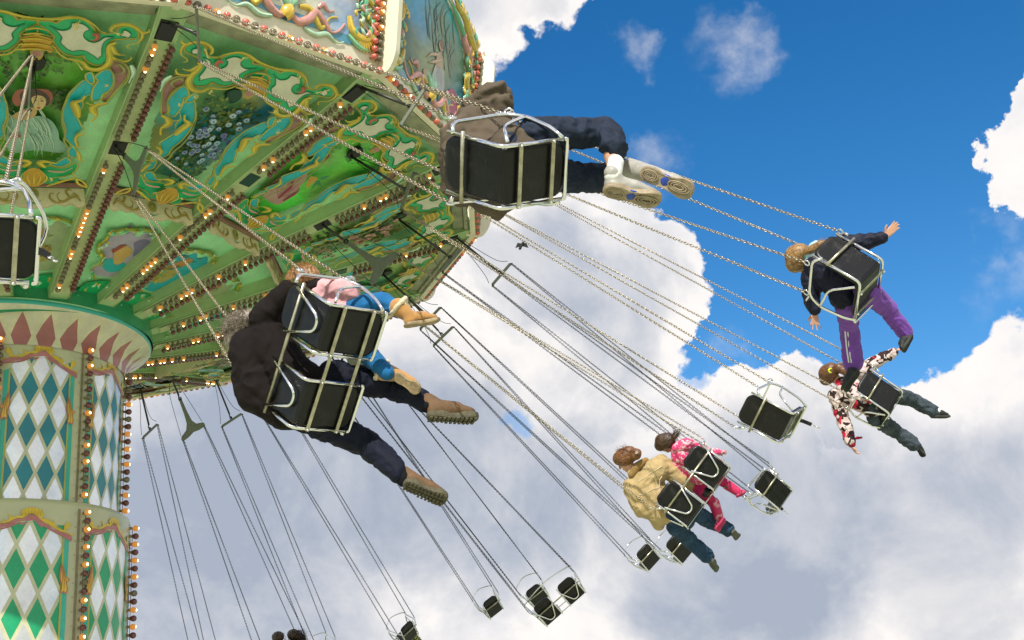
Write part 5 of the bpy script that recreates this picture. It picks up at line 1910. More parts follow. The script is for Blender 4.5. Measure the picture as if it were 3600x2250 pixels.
# ---- 1. rider in the grey hooded jacket, nearest single seat
r = Rider('rider in a grey hooded jacket, dark cropped jeans and white trainers, leaning forward', ('out', 0), (1850, 560), 5.79, 1.0, .012)
J = r.J
pel, che, nk, hd = J(1830, 548, .14), J(1690, 520, .38), J(1685, 440, .52), J(1708, 374, .60)
shR, elR = J(1672, 425, .42), J(1770, 470, .36)
shL, elL, wrL = J(1650, 640, .44), J(1735, 725, .34), J(1850, 640, .22)
hR, kR, aR = J(1880, 478, .14), J(2128, 462, .26), J(2163, 590, .02)
hL, kL, aL = J(1880, 610, .16), J(2100, 628, .36), J(2225, 590, .30)
b = r.skin
trunk(b, pel, che, nk, r.Y, .85); head_into(b, hd, r.Y * .9 - r.Z * .4 + r.X * .2, r.Z, 1.0); b.capsule(nk, hd, .05, .06)
limb(b, [shR, elR, J(1850, 500, .34)], [.05, .04, .03]); limb(b, [shL, elL, wrL], [.05, .04, .03])
limb(b, [hR, kR, aR], [.07, .052, .040]); limb(b, [hL, kL, aL], [.07, .048, .036])
hand_into(b, J(1850, 500, .34), r.Y, r.X, 1.0, .6); hand_into(b, wrL, r.Y, -r.X, 1.0, .6)
P0 = r.start(); ORG = r.org
M['hoodie'] = cloth_mat('grey_brown_fleece', (.105, .082, .058), .95, .2, 6, .35, 120, 0)
b = MB()
trunk(b, pel, che, nk, r.Y, 1.06, 1.16)
b.capsule(J(1625, 480, .42), J(1622, 650, .44), .125, .115, 14)
b.capsule(J(1640, 560, .36), pel, .15, .14, 14)
limb(b, [shR, elR, J(1840, 500, .34)], [.088, .080, .06]); limb(b, [shL, elL, wrL], [.09, .078, .055])
b.capsule(J(1745, 640, .30), J(1742, 728, .32), .07, .055, 12)
solid(b, 'jacket', M['hoodie'], P0, .011, 4, .022, 8, ORG, True, 3.1)
b = MB()
b.capsule(J(1668, 392, .60), J(1742, 345, .62), .088, .092, 14); b.capsule(J(1742, 345, .62), J(1752, 392, .58), .085, .072, 14)
b.capsule(J(1640, 425, .55), J(1700, 400, .55), .07, .09, 14); b.capsule(J(1752, 365, .56), J(1772, 395, .52), .080, .062, 14); b.capsule(J(1765, 360, .52), J(1778, 385, .50), .06, .05, 14)
b.capsule(J(1690, 345, .56), J(1745, 318, .58), .05, .06, 12)
solid(b, 'hood', M['hoodie'], P0, .010, 3, .026, 10, ORG, True, 9.0)
b = MB()
b.capsule(pel, (hR + hL) / 2, .14, .14, 14, (r.Z, .8))
limb(b, [hR, (hR + kR) / 2, kR], [.100, .088, .074]); limb(b, [kR, J(2150, 490, .16), J(2158, 516, .11)], [.078, .072, .074])
limb(b, [hL, kL, J(2175, 610, .33)], [.098, .076, .066]); limb(b, [kL, J(2205, 600, .3)], [.074, .062])
solid(b, 'jeans', M['jeans'], P0, .010, 3, .017, 11, ORG, True, 1.3)
b = MB(); limb(b, [J(2164, 572, .04), J(2160, 602, .01), J(2154, 620, -.0)], [.0445, .043, .045])
solid(b, 'sock', M['sock'], P0, .009, 3, .003, 40, ORG)
M['trainer'] = mat('worn_grey_leather', (.36, .345, .31), .5, var=.25, vscale=14, bump=.1, bscale=60)
M['trainer_sole'] = mat('tan_tread', (.30, .235, .15), .55, var=.3, vscale=30, bump=.35, bscale=60)
M['blue'] = mat('blue_midsole', (.02, .06, .35), .4)
M['greymesh'] = mat('grey_mesh', (.22, .21, .20), .7, bump=.4, bscale=180)


def trainer_trim(sh, heel, toe, f, d, s, L, c):
    b = MB()
    for x0, w_ in ((-.07, .010), (-.035, .014), (.0, .010)):
        b.tube([c + f * ((x0 + .02 * abs(q)) * L) + s * (q * .112 * L) + d * (.0305 - .008 * abs(q)) - ORG for q in (-1.06, -.6, 0, .6, 1.06)], w_, 8, nrm=d, flat=.35)
    b.build('midsole_inset', M['blue'], sh)
    b = MB()
    for k in range(4):
        q = -.16 + k * .09
        b.tube(crom([c + f * (q * L) + s * (.098 * L) - d * .012 - ORG, c + f * ((q + .05) * L) + s * .03 * L - d * .066 - ORG, c + f * ((q + .05) * L) - s * .03 * L - d * .066 - ORG, c + f * (q * L) - s * (.098 * L) - d * .012 - ORG], 5), .0085, 6)
    b.build('overlay', M['greymesh'], sh)


shoe(P0, ORG, J(2122, 655, -.03), J(2322, 700, .05), (FW * -.62 - UP * .78 - RT * .10), J(2152, 608, .0), M['trainer'], M['trainer_sole'], 1.05, .032, 0, .044, 'trainer', .009, [trainer_trim], True)
shoe(P0, ORG, J(2254, 600, .10), J(2438, 676, .06), (FW * -.93 - UP * .34 + RT * .02), J(2215, 592, .24), M['trainer'], M['trainer_sole'], 1.02, .032, 0, .055, 'trainer', .009, [trainer_trim], True)

# ---- 2. woman in the dark coat, lower seat of the near double swing
r = Rider('woman in a dark brown coat, navy trousers and tan walking boots, arm round the child', ('in', 0), (1110, 1385), 7.02, 1.0, .013)
J = r.J; ORG = r.org
pel, che, nk, hd = J(1085, 1375, .16), J(938, 1240, .32), J(885, 1175, .44), J(858, 1150, .52)
shR, elR, wrR = J(930, 1120, .34), J(1030, 1018, .25), J(1110, 1010, .20)
shL, elL, wrL = J(868, 1300, .34), J(935, 1430, .22), J(1060, 1440, .12)
hR, kR, aR = J(1170, 1325, .17), J(1365, 1352, .26), J(1500, 1418, .06)
hL, kL, aL = J(1115, 1480, .17), J(1290, 1560, .26), J(1418, 1680, .02)
b = r.skin
trunk(b, pel, che, nk, r.Y, .88); head_into(b, hd, r.Y * .7 - RT * .5 + FW * .5, r.Z, 1.0); b.capsule(nk, hd, .05, .06)
limb(b, [shR, elR, wrR], [.05, .04, .03]); limb(b, [shL, elL, wrL], [.05, .04, .03])
limb(b, [hR, kR, aR], [.07, .05, .036]); limb(b, [hL, kL, aL], [.07, .05, .036])
hand_into(b, wrR, RT, -UP, 1.0, .5); hand_into(b, wrL, r.Y, r.X, 1.0, .7)
P0 = r.start()
M['coat'] = cloth_mat('dark_brown_coat', (.0085, .0055, .0048), .85, .25, 5, .3, 70, 0)
b = MB()
trunk(b, pel, che, nk, r.Y, 1.12, 1.2)
b.capsule(J(880, 1230, .36), J(905, 1370, .28), .14, .15, 14); b.capsule(J(905, 1370, .28), J(1010, 1450, .20), .14, .12, 14); b.capsule(J(1010, 1450, .20), J(1100, 1480, .17), .10, .085, 14)
b.capsule(J(955, 1190, .34), J(1010, 1300, .22), .15, .15, 14)
limb(b, [shR, elR, wrR], [.10, .082, .062]); limb(b, [shL, elL, wrL], [.105, .085, .06])
solid(b, 'coat', M['coat'], P0, .011, 5, .017, 6, ORG, True, 5.0)
FUR = hair_mat('grey_brown_fur', (.10, .075, .05), (.30, .25, .19))
b = MB()
b.capsule(J(846, 1150, .50), J(880, 1138, .48), .112, .100, 14); b.capsule(J(835, 1195, .46), J(862, 1170, .48), .085, .10, 14)
solid(b, 'hair', FUR, P0, .011, 3, .012, 26, ORG, False, 2)
strands('loose_hair', FUR, P0, ORG, J(852, 1160, .48), .116, -RT * .5 + UP * .4 - FW * .6, 700, .06, .7, 5, .0024)
b = MB()
b.capsule(pel, (hR + hL) / 2, .15, .15, 14)
limb(b, [hR, (hR + kR) / 2, kR, J(1440, 1385, .14), J(1492, 1412, .07)], [.108, .098, .088, .078, .066])
limb(b, [hL, (hL + kL) / 2, kL, J(1362, 1622, .12), J(1400, 1662, .04)], [.108, .098, .09, .076, .064])
solid(b, 'trousers', M['navy_tr'], P0, .010, 3, .018, 9, ORG, True, 7)
M['bsock'] = cloth_mat('black_sock', (.006, .006, .009))
for q0, q1 in ((J(1395, 1655, .05), J(1424, 1684, .03)), (J(1480, 1405, .09), J(1506, 1424, .05))):
    b = MB(); limb(b, [q0, q1], [.060, .056]); solid(b, 'sock', M['bsock'], P0, .010, 3, .004, 30, ORG)
M['tanboot'] = mat('brown_nubuck', (.125, .068, .03), .8, var=.25, vscale=14, bump=.2, bscale=80)
shoe(P0, ORG, J(1500, 1450, .0), J(1680, 1460, .08), (-UP * .86 - FW * .48 - RT * .05), J(1502, 1412, .06), M['tanboot'], M['rubber'], 1.0, .040, 2, .058, 'boot', .010)
shoe(P0, ORG, J(1422, 1688, -.02), J(1572, 1752, .02), (-UP * .52 - FW * .84 - RT * .05), J(1415, 1668, .05), M['tanboot'], M['rubber'], 1.05, .040, 2, .058, 'boot', .010)

# ---- 3. small child beside her
r = Rider('small child with curly hair in a pink top, blue leggings and sheepskin boots', ('in', 0), (1185, 1090), 7.02, .72, .011)
J = r.J; ORG = r.org
pel, che, nk, hd = J(1190, 1110, .12), J(1125, 1058, .20), J(1100, 1015, .24), J(1070, 985, .28)
shR, elR, wrR = J(1150, 1012, .16), J(1230, 1032, .12), J(1195, 1085, .16)
shL, elL, wrL = J(1085, 1100, .2), J(1150, 1170, .12), J(1220, 1150, .1)
hR, kR, aR = J(1245, 1085, .12), J(1345, 1060, .12), J(1402, 1092, .05)
hL, kL, aL = J(1235, 1190, .13), J(1310, 1262, .14), J(1360, 1310, .04)
b = r.skin
trunk(b, pel, che, nk, r.Y, .62); head_into(b, hd, r.Y + FW * .4, r.Z, .85); b.capsule(nk, hd, .035, .045)
limb(b, [shR, elR, wrR], [.036, .03, .022]); limb(b, [shL, elL, wrL], [.036, .03, .022]); limb(b, [hR, kR, aR], [.05, .036, .028]); limb(b, [hL, kL, aL], [.05, .036, .028])
hand_into(b, wrR, -UP, -RT, .65, .5); hand_into(b, wrL, RT, UP, .65, .5)
P0 = r.start()
PINK = cloth_mat('pale_pink_fleece', (.72, .38, .40), .9, .1, 8, .25, 90, .5)
b = MB(); trunk(b, pel, che, nk, r.Y, .74, 1.15)
limb(b, [shR, J(1190, 1015, .12), elR, wrR], [.07, .072, .066, .045]); limb(b, [shL, elL, wrL], [.066, .058, .042])
solid(b, 'jacket', PINK, P0, .010, 4, .007, 14, ORG, True, 2)
CURL = hair_mat('ginger_brown_hair', (.16, .07, .02), (.42, .22, .08))
b = MB(); b.capsule(J(1050, 984, .27), J(1082, 976, .25), .088, .086, 12); solid(b, 'hair', CURL, P0, .009, 3, .010, 34, ORG)
strands('loose_hair', CURL, P0, ORG, J(1066, 980, .25), .090, UP * .5 - RT * .4 - FW * .3, 420, .04, .8, 8, .0016)
LEG = cloth_mat('bright_blue_leggings', (.010, .12, .30), .8, .15, 9, .25, 120)
b = MB(); b.capsule(pel, (hR + hL) / 2, .10, .10); limb(b, [hR, kR, aR], [.082, .064, .05]); limb(b, [hL, kL, aL], [.082, .064, .05])
solid(b, 'leggings', LEG, P0, .010, 4, .006, 14, ORG, True, 4)
SHEEP = mat('tan_sheepskin', (.42, .21, .06), .95, var=.18, vscale=14, bump=.2, bscale=60, sheen=.4)
FLEECE = mat('cream_fleece', (.66, .55, .36), 1.0, var=.2, vscale=40, bump=.8, bscale=90, sheen=.5)


def cuff(px, py, d, nrm_, rad):
    def fn(sh, heel, toe, f, dd_, s, L, c):
        b = MB()
        m = V(nrm_).normalized()
        u = m.orthogonal().normalized(); w = m.cross(u)
        pts = [J(px, py, d) + (u * math.cos(a) + w * math.sin(a)) * rad for a in [2 * PI * k / 14 for k in range(14)]]
        b.tube(pts, .017, 8, closed=True)
        for k in (0, 1):
            b.capsule(pts[3 + k], pts[3 + k] + dd_ * .05 + s * .02, .014, .020, 8)
        solid(b, 'fleece_cuff', FLEECE, sh, .008, 2, .006, 50, ORG)
    return fn


shoe(P0, ORG, J(1420, 1140, -.02), J(1545, 1122, .05), (-UP * .92 - FW * .30 - RT * .12), J(1402, 1082, .04), SHEEP, M['gum'], 1.3, .020, 0, .064, 'boot', .009, [cuff(1402, 1076, .05, (RT * .75 - UP * .65), .066)])
shoe(P0, ORG, J(1392, 1318, .04), J(1478, 1372, -.04), (-FW * .86 - UP * .42 + RT * .1), J(1348, 1305, .10), SHEEP, M['gum'], 1.25, .020, 0, .064, 'boot', .009, [cuff(1342, 1300, .12, (RT * .75 - UP * .55), .066)])

# ---- 4. girl in navy jacket and purple trousers
r = Rider('girl with arms spread, navy jacket and purple striped trousers, standing feet on her friend', ('out', 1), (2985, 1010), 8.83, .9, .010)
J = r.J; ORG = r.org
pel, che, nk, hd = J(2975, 1010, .17), J(2895, 930, .26), J(2852, 908, .32), J(2812, 912, .38)
shR, elR, wrR = J(2935, 862, .24), J(3045, 852, .18), J(3112, 832, .16)
shL, elL, wrL = J(2852, 975, .28), J(2852, 1055, .26), J(2866, 1098, .24)
hR, kR, aR = J(3050, 1020, .18), J(3125, 1090, .42), J(3184, 1172, .52)
hL, kL, aL = J(2975, 1062, .16), J(2985, 1150, .42), J(2998, 1282, .52)
b = r.skin
trunk(b, pel, che, nk, r.Y, .74); look = (-RT * .55 - UP * .55 + FW * .55)
head_into(b, hd, look, UP * .5 - RT * .8, .94); b.capsule(nk, hd, .042, .05)
limb(b, [shR, elR, wrR], [.042, .034, .024]); limb(b, [shL, elL, wrL], [.042, .034, .024]); limb(b, [hR, kR, aR], [.06, .042, .03]); limb(b, [hL, kL, aL], [.06, .042, .03])
hand_into(b, wrR, RT * .72 + UP * .75, -FW, .86, .12, .10, 1); hand_into(b, wrL, -UP * 1.0 - RT * .05, -FW, .86, .16, .34, -1)
P0 = r.start()
for sg in (-1, 1):
    f_ = look.normalized(); u_ = (UP * .5 - RT * .8); u_ = (u_ - f_ * f_.dot(u_)).normalized(); w_ = f_.cross(u_)
    e = MB(); e.sphere(hd + f_ * .083 + w_ * sg * .030 + u_ * .004 - ORG, .011, 8, 6); e.build('eye', EYE, P0)
NAVY = cloth_mat('navy_padded_jacket', (.010, .012, .026), .6, .25, 7, .2, 40, .3)
b = MB(); trunk(b, pel, che, nk, r.Y, .95, 1.12); b.capsule(J(2900, 960, .26), pel, .13, .125, 14); b.capsule(pel, J(2965, 1040, .14), .12, .115)
limb(b, [shR, elR, J(3100, 836, .16)], [.075, .062, .046]); limb(b, [shL, elL, J(2864, 1086, .24)], [.08, .066, .05])
for q in range(5):      # padded ribs of the sleeves
    f_ = .12 + q * .19
    for a_, c_ in ((shL, wrL), (shR, wrR)):
        p_ = a_.lerp(c_, f_)
        b.sphere(p_, .068 - .005 * q, 10, 7)
solid(b, 'jacket', NAVY, P0, .009, 3, .012, 13, ORG, True, 6)
LB = cloth_mat('pale_blue_hood', (.36, .52, .60), .9, .1, 8, .2, 70)
b = MB(); b.capsule(J(2868, 872, .28), J(2848, 925, .26), .06, .05, 12); b.capsule(J(2850, 895, .26), J(2872, 905, .22), .05, .04); solid(b, 'hood', LB, P0, .009, 3, .006, 16, ORG, True)
AUB = hair_mat('light_brown_hair', (.12, .060, .020), (.40, .23, .08), RT * .9 + UP * .3)
b = MB(); b.capsule(J(2798, 900, .36), J(2812, 893, .34), .092, .088, 14); b.capsule(J(2795, 925, .37), J(2806, 905, .34), .080, .085)
limb(b, [J(2826, 893, .28), J(2850, 880, .22), J(2880, 862, .20), J(2902, 850, .2)], [.028, .036, .034, .02])
solid(b, 'hair', AUB, P0, .008, 4, .004, 14, ORG)
strands('loose_hair', AUB, P0, ORG, J(2805, 905, .34), .092, RT * .6 - UP * .3 - FW * .3, 260, .07, .35, 3, .0015)
strands('loose_hair', AUB, P0, ORG, J(2880, 862, .2), .034, RT * .8 + UP * .35, 90, .07, .4, 4, .0015)
b = MB(); b.tube([J(2829, 893, .27) + V((0, 0, 0)) + (UP * math.cos(a) + FW * math.sin(a)) * .030 - ORG for a in [2 * PI * k / 10 for k in range(10)]], .010, 6, closed=True)
b.build('hair_band', mat('teal_elastic', (.03, .40, .36), .7), P0)
PUR = cloth_mat('purple_tracksuit', (.16, .055, .33), .75, .15, 7, .2, 60, .3)
b = MB(); b.capsule(pel, (hR + hL) / 2, .115, .115)
limb(b, [hR, kR, J(3160, 1140, .48), J(3178, 1166, .51)], [.092, .072, .066, .066]); limb(b, [hL, kL, J(2994, 1235, .49), J(2998, 1272, .52)], [.092, .075, .078, .084])
solid(b, 'trousers', PUR, P0, .009, 3, .013, 10, ORG, True, 3)
WH = mat('white_stripe', (.62, .62, .66), .8)
b = MB()
for off in (0, .020):
    c = crom([J(2962, 1045, .09) + RT * off, J(2968, 1100, .22) + RT * off, J(2970, 1150, .33) + RT * off, J(2976, 1220, .40) + RT * off, J(2984, 1275, .43) + RT * off], 4)
    b.tube([q - ORG for q in c], .0065, 6)
b.build('stripe', WH, P0)
BLK = mat('black_trainer', (.014, .015, .014), .6, var=.3, vscale=25, bump=.25, bscale=60)
SOLEB = mat('dark_sole', (.03, .032, .025), .8, bump=.4, bscale=60)
b = MB(); b.capsule(J(3000, 1278, .52), J(3004, 1300, .50), .032, .030); solid(b, 'sock', cloth_mat('dark_sock', (.05, .03, .03)), P0, .008, 2, 0, 1, ORG)
shoe(P0, ORG, J(3016, 1302, .46), J(2966, 1372, .36), (-FW * .72 + RT * .62 - UP * .2), J(3002, 1288, .50), BLK, SOLEB, 1.05, .020, 1, .044, 'trainer', .008)
shoe(P0, ORG, J(3202, 1180, .50), J(3172, 1232, .36), (-FW * .62 + RT * .70 - UP * .3), J(3186, 1176, .52), BLK, SOLEB, 1.05, .020, 1, .044, 'trainer', .008)

# ---- 5. girl in the camouflage jacket
r = Rider('girl with ponytail in a red camouflage jacket and jeans, holding the shoe above her', ('out', 2), (3080, 1425), 12.8, .95, .012)
J = r.J; ORG = r.org
pel, che, nk, hd = J(3065, 1425, .06), J(2992, 1368, .08), J(2955, 1342, .10), J(2922, 1318, .12)
shR, elR, wrR = J(3000, 1322, .12), J(3085, 1268, .14), J(3146, 1236, .16)
shL, elL, wrL = J(2938, 1392, .10), J(2966, 1480, .06), J(2994, 1560, .02)
hR, kR, aR = J(3120, 1380, .12), J(3214, 1408, .45), J(3278, 1446, .50)
hL, kL, aL = J(3080, 1470, .10), J(3148, 1515, .42), J(3212, 1562, .45)
b = r.skin
trunk(b, pel, che, nk, r.Y, .80); look = (-RT * .35 - UP * .4 + FW * .8)
head_into(b, hd, look, UP * .5 - RT * .8, .98); b.capsule(nk, hd, .045, .055)
limb(b, [shR, elR, wrR], [.045, .036, .026]); limb(b, [shL, elL, wrL], [.045, .036, .026]); limb(b, [hR, kR, aR], [.065, .045, .034]); limb(b, [hL, kL, aL], [.065, .045, .034])
hand_into(b, wrR, RT * .8 + UP * .5, -UP + RT * .4, .92, .75, .06, 1); hand_into(b, J(2993, 1566, .02), -UP * .85 + RT * .5, RT, .92, .6, .08, -1)
P0 = r.start()
CAMO = pattern_mat('camouflage_cloth', [(.62, .50, .48), (.02, .012, .012), (.55, .02, .05), (.03, .015, .015)], 9.0, [.56, .60, .585])
b = MB(); trunk(b, pel, che, nk, r.Y, 1.0, 1.12); b.capsule(J(2985, 1385, .06), pel, .135, .125)
limb(b, [shR, elR, J(3140, 1240, .16)], [.082, .072, .056]); limb(b, [shL, elL, J(2988, 1548, .02)], [.086, .076, .062])
solid(b, 'jacket', CAMO, P0, .011, 3, .016, 11, ORG, True, 5)
RED = cloth_mat('red_cuff', (.30, .01, .03)); b = MB(); b.capsule(J(2988, 1546, .02), J(2994, 1560, .02), .052, .046); b.capsule(J(3012, 1540, .0), J(3030, 1538, -.02), .018, .012); solid(b, 'cuff', RED, P0, .010, 2, 0, 1, ORG)
BRN = hair_mat('chestnut_hair', (.050, .020, .010), (.20, .085, .03), RT)
b = MB(); b.capsule(J(2908, 1312, .10), J(2922, 1303, .08), .098, .094, 14); b.capsule(J(2905, 1330, .11), J(2918, 1315, .1), .082, .09)
limb(b, [J(2928, 1300, .03), J(2948, 1293, 0), J(2968, 1303, -.02), J(2975, 1325, -.02)], [.035, .05, .042, .02]); solid(b, 'hair', BRN, P0, .010, 4, .004, 14, ORG)
strands('loose_hair', BRN, P0, ORG, J(2950, 1298, 0), .05, RT * .7 + UP * .1, 160, .09, .6, 13, .0018); strands('loose_hair', BRN, P0, ORG, J(2914, 1310, .08), .098, RT * .6 - FW * .3, 140, .06, .4, 14, .0018)
b = MB(); b.tube([J(2921, 1303, .0) + (UP * math.cos(a) + RT * math.sin(a)) * .022 - ORG for a in [2 * PI * k / 10 for k in range(10)]], .012, 6, closed=True); b.build('hair_band', mat('lime_scrunchie', (.62, .75, .03), .8), P0)
b = MB(); b.capsule(pel, (hR + hL) / 2, .125, .125); limb(b, [hR, kR, aR], [.10, .078, .075]); limb(b, [hL, kL, aL], [.10, .080, .078])
solid(b, 'jeans', M['jeans3'], P0, .011, 3, .018, 10, ORG, True, 8)
b = MB(); b.capsule(J(3284, 1440, .50), J(3296, 1444, .50), .036, .034); solid(b, 'sock', M['sock'], P0, .010, 2, 0, 1, ORG)
shoe(P0, ORG, J(3284, 1462, .46), J(3336, 1462, .62), (-UP * .9 - FW * .3), J(3284, 1446, .5), BLK, SOLEB, 1.05, .022, 1, .046, 'trainer', .010)
shoe(P0, ORG, J(3218, 1560, .42), J(3250, 1604, .50), (-FW * .6 - UP * .4 - RT * .5), J(3214, 1560, .45), BLK, SOLEB, 1.05, .022, 1, .046, 'trainer', .010)

# ---- 6. woman in the tan jacket
r = Rider('woman with auburn bun in a tan jacket and blue jeans, on the lower double seat', ('in', 2), (2380, 1790), 12.47, 1.0, .012)
J = r.J; ORG = r.org
pel, che, nk, hd = J(2345, 1795, .06), J(2275, 1705, .10), J(2228, 1655, .12), J(2202, 1622, .14)
shR, elR, wrR = J(2325, 1632, .10), J(2400, 1690, .12), J(2450, 1712, .20)
shL, elL, wrL = J(2222, 1715, .10), J(2252, 1790, .06), J(2310, 1815, .16)
hR, kR, aR = J(2430, 1795, .12), J(2500, 1835, .42), J(2562, 1862, .46)
hL, kL, aL = J(2375, 1850, .10), J(2430, 1905, .40), J(2490, 1960, .44)
b = r.skin
trunk(b, pel, che, nk, r.Y, .86); look = (-RT * .72 - UP * .62 + FW * .30)
head_into(b, hd, look, UP * .62 - RT * .7, 1.0); b.capsule(nk, hd, .05, .06)
limb(b, [shR, elR, wrR], [.05, .04, .03]); limb(b, [shL, elL, wrL], [.05, .04, .03]); limb(b, [hR, kR, aR], [.07, .05, .036]); limb(b, [hL, kL, aL], [.07, .05, .036])
hand_into(b, wrR, RT, -UP, 1.0, .5); hand_into(b, wrL, RT, UP, 1.0, .6)
P0 = r.start()
for sg in (-1, 1):
    f_ = look.normalized(); u_ = (UP * .62 - RT * .7); u_ = (u_ - f_ * f_.dot(u_)).normalized(); w_ = f_.cross(u_)
    e = MB(); e.sphere(hd + f_ * .088 + w_ * sg * .032 + u_ * .004 - ORG, .011, 8, 6); e.build('eye', EYE, P0)
TAN = cloth_mat('tan_canvas_jacket', (.42, .31, .15), .85, .14, 5, .2, 90, .3)
b = MB(); trunk(b, pel, che, nk, r.Y, 1.10, 1.18); b.capsule(J(2310, 1650, .06), J(2250, 1735, .06), .14, .13, 14); b.capsule(J(2290, 1740, .06), J(2322, 1800, .06), .165, .15, 14)
b.capsule(J(2300, 1800, .06), J(2318, 1845, .08), .10, .07)
limb(b, [shR, elR, wrR], [.105, .092, .07]); limb(b, [shL, elL, wrL], [.105, .090, .065])
jk = solid(b, 'jacket', TAN, P0, .011, 5, .016, 6.5, ORG, True, 11)
b = MB()      # stitched back seams, laid on the cloth
SEAM = cloth_mat('pale_stitching', (.56, .46, .28))
for q in ([(2255, 1625), (2290, 1660), (2310, 1700), (2330, 1735)], [(2232, 1690), (2270, 1672), (2330, 1640)], [(2246, 1740), (2280, 1728), (2340, 1690)]):
    c = crom([(x, y, 0) for x, y in q], 6)
    pts = []
    for w_ in c:
        ok, co, no, _ = jk.closest_point_on_mesh(J(w_.x, w_.y, -.10) - ORG)
        if ok:
            pts.append(co + no * .001)
    b.tube(pts, .0055, 5)
b.build('seam', SEAM, jk)
COLR = cloth_mat('brown_cord_collar', (.28, .17, .06), .95, .2, 12, .5, 120)
b = MB(); b.capsule(J(2222, 1668, .06), J(2240, 1640, .05), .042, .05); b.capsule(J(2240, 1640, .05), J(2270, 1618, .06), .05, .035); solid(b, 'collar', COLR, P0, .010, 3, .004, 20, ORG)
AUB2 = hair_mat('auburn_hair', (.070, .026, .010), (.26, .11, .038), RT * .95 + UP * .3)
b = MB(); b.capsule(J(2192, 1608, .10), J(2212, 1598, .08), .104, .098, 14); b.capsule(J(2178, 1612, .12), J(2195, 1600, .10), .08, .09); b.sphere(J(2234, 1597, .0), .068, 12, 9); b.sphere(J(2240, 1592, -.03), .05, 12, 9)
solid(b, 'hair', AUB2, P0, .010, 4, .004, 14, ORG)
strands('loose_hair', AUB2, P0, ORG, J(2198, 1604, .10), .104, -RT * .4 + UP * .6, 160, .06, .6, 21, .0017)
b = MB()
for q in range(2):
    b.capsule(J(2234 + q * 2, 1590 + q * 4, -.09), J(2240 + q * 2, 1588 + q * 4, -.10), .006, .005, 6)
b2 = MB(); b2.v = [tuple(V(p) - ORG) for p in b.v]; b2.f = b.f; b2.c = b.c; b2.mi = b.mi; b2.sm = b.sm
b2.build('hair_clip', mat('pearl_clip', (.75, .72, .68), .25), P0)
b = MB(); b.capsule(pel, (hR + hL) / 2, .13, .13); limb(b, [hR, kR, J(2540, 1852, .45), J(2556, 1860, .46)], [.098, .082, .076, .082]); limb(b, [hL, kL, J(2470, 1940, .43), J(2484, 1954, .44)], [.100, .084, .080, .086])
solid(b, 'jeans', M['jeans2'], P0, .011, 3, .018, 10, ORG, True, 6)
GRN = mat('grey_green_shoe', (.06, .065, .045), .7, var=.2, vscale=20)
shoe(P0, ORG, J(2572, 1866, .40), J(2592, 1888, .62), (-FW * .55 - UP * .45 + RT * .55), J(2566, 1864, .46), GRN, GRN, 1.1, .03, 0, .05, 'shoe', .010)
shoe(P0, ORG, J(2502, 1966, .38), J(2518, 2006, .52), (-FW * .55 - UP * .2 + RT * .7), J(2494, 1962, .44), GRN, GRN, 1.1, .03, 0, .05, 'shoe', .010)
b = MB(); b.capsule(J(2450, 1708, .16), J(2480, 1730, .18), .07, .06); solid(b, 'bag', mat('black_leather_bag', (.012, .011, .012), .5), P0, .012, 3, .004, 20, ORG)

# ---- 7. child in pink
r = Rider('child with dark pony tuft in a pink spotted hooded coat, magenta tights and pink boots', ('in', 2), (2440, 1620), 12.5, .75, .011)
J = r.J; ORG = r.org
pel, che, nk, hd = J(2440, 1640, .05), J(2400, 1598, .06), J(2372, 1580, .08), J(2340, 1562, .10)
shR, elR, wrR = J(2420, 1562, .08), J(2480, 1588, .14), J(2525, 1590, .2)
shL, elL, wrL = J(2382, 1632, .08), J(2415, 1680, .08), J(2450, 1690, .16)
hR, kR, aR = J(2480, 1655, .12), J(2538, 1692, .32), J(2580, 1722, .34)
hL, kL, aL = J(2455, 1715, .12), J(2500, 1760, .32), J(2524, 1815, .30)
b = r.skin
trunk(b, pel, che, nk, r.Y, .62); head_into(b, hd, -RT * .5 - UP * .5 + FW * .7, UP * .5 - RT * .8, .9); b.capsule(nk, hd, .036, .045)
limb(b, [shR, elR, wrR], [.036, .03, .022]); limb(b, [shL, elL, wrL], [.036, .03, .022]); limb(b, [hR, kR, aR], [.05, .038, .03]); limb(b, [hL, kL, aL], [.05, .038, .03])
hand_into(b, wrR, RT, FW, .7, .5); hand_into(b, wrL, RT, UP, .7, .5)
P0 = r.start()
SPOT = pattern_mat('pink_spotted_cloth', [(.62, .05, .16), (.68, .40, .44)], 26.0, [.535])
b = MB(); trunk(b, pel, che, nk, r.Y, .82, 1.15); b.capsule(J(2390, 1580, .02), J(2410, 1612, .0), .075, .08); b.capsule(pel, J(2455, 1665, .04), .12, .125)
limb(b, [shR, elR, wrR], [.066, .055, .042]); limb(b, [shL, elL, wrL], [.066, .055, .042]); b.capsule(J(2505, 1592, .16), J(2545, 1588, .2), .04, .02)
solid(b, 'coat', SPOT, P0, .010, 4, .008, 14, ORG, True, 2)
HD = pattern_mat('pink_hood', [(.66, .06, .18), (.70, .46, .48)], 30.0, [.52]); b = MB(); b.capsule(J(2385, 1575, .0), J(2412, 1562, -.02), .07, .075); b.capsule(J(2412, 1562, -.02), J(2425, 1548, .0), .06, .03); solid(b, 'hood', HD, P0, .009, 3, .008, 18, ORG, True)
DRK = hair_mat('dark_brown_hair', (.014, .007, .004), (.085, .042, .02), RT * .8 + UP * .4)
b = MB(); b.capsule(J(2330, 1552, .08), J(2348, 1548, .06), .092, .09, 14); b.capsule(J(2322, 1565, .09), J(2335, 1555, .08), .07, .08)
limb(b, [J(2362, 1545, .0), J(2372, 1534, -.02), J(2380, 1526, -.03)], [.02, .034, .02]); solid(b, 'hair', DRK, P0, .009, 4, .004, 14, ORG)
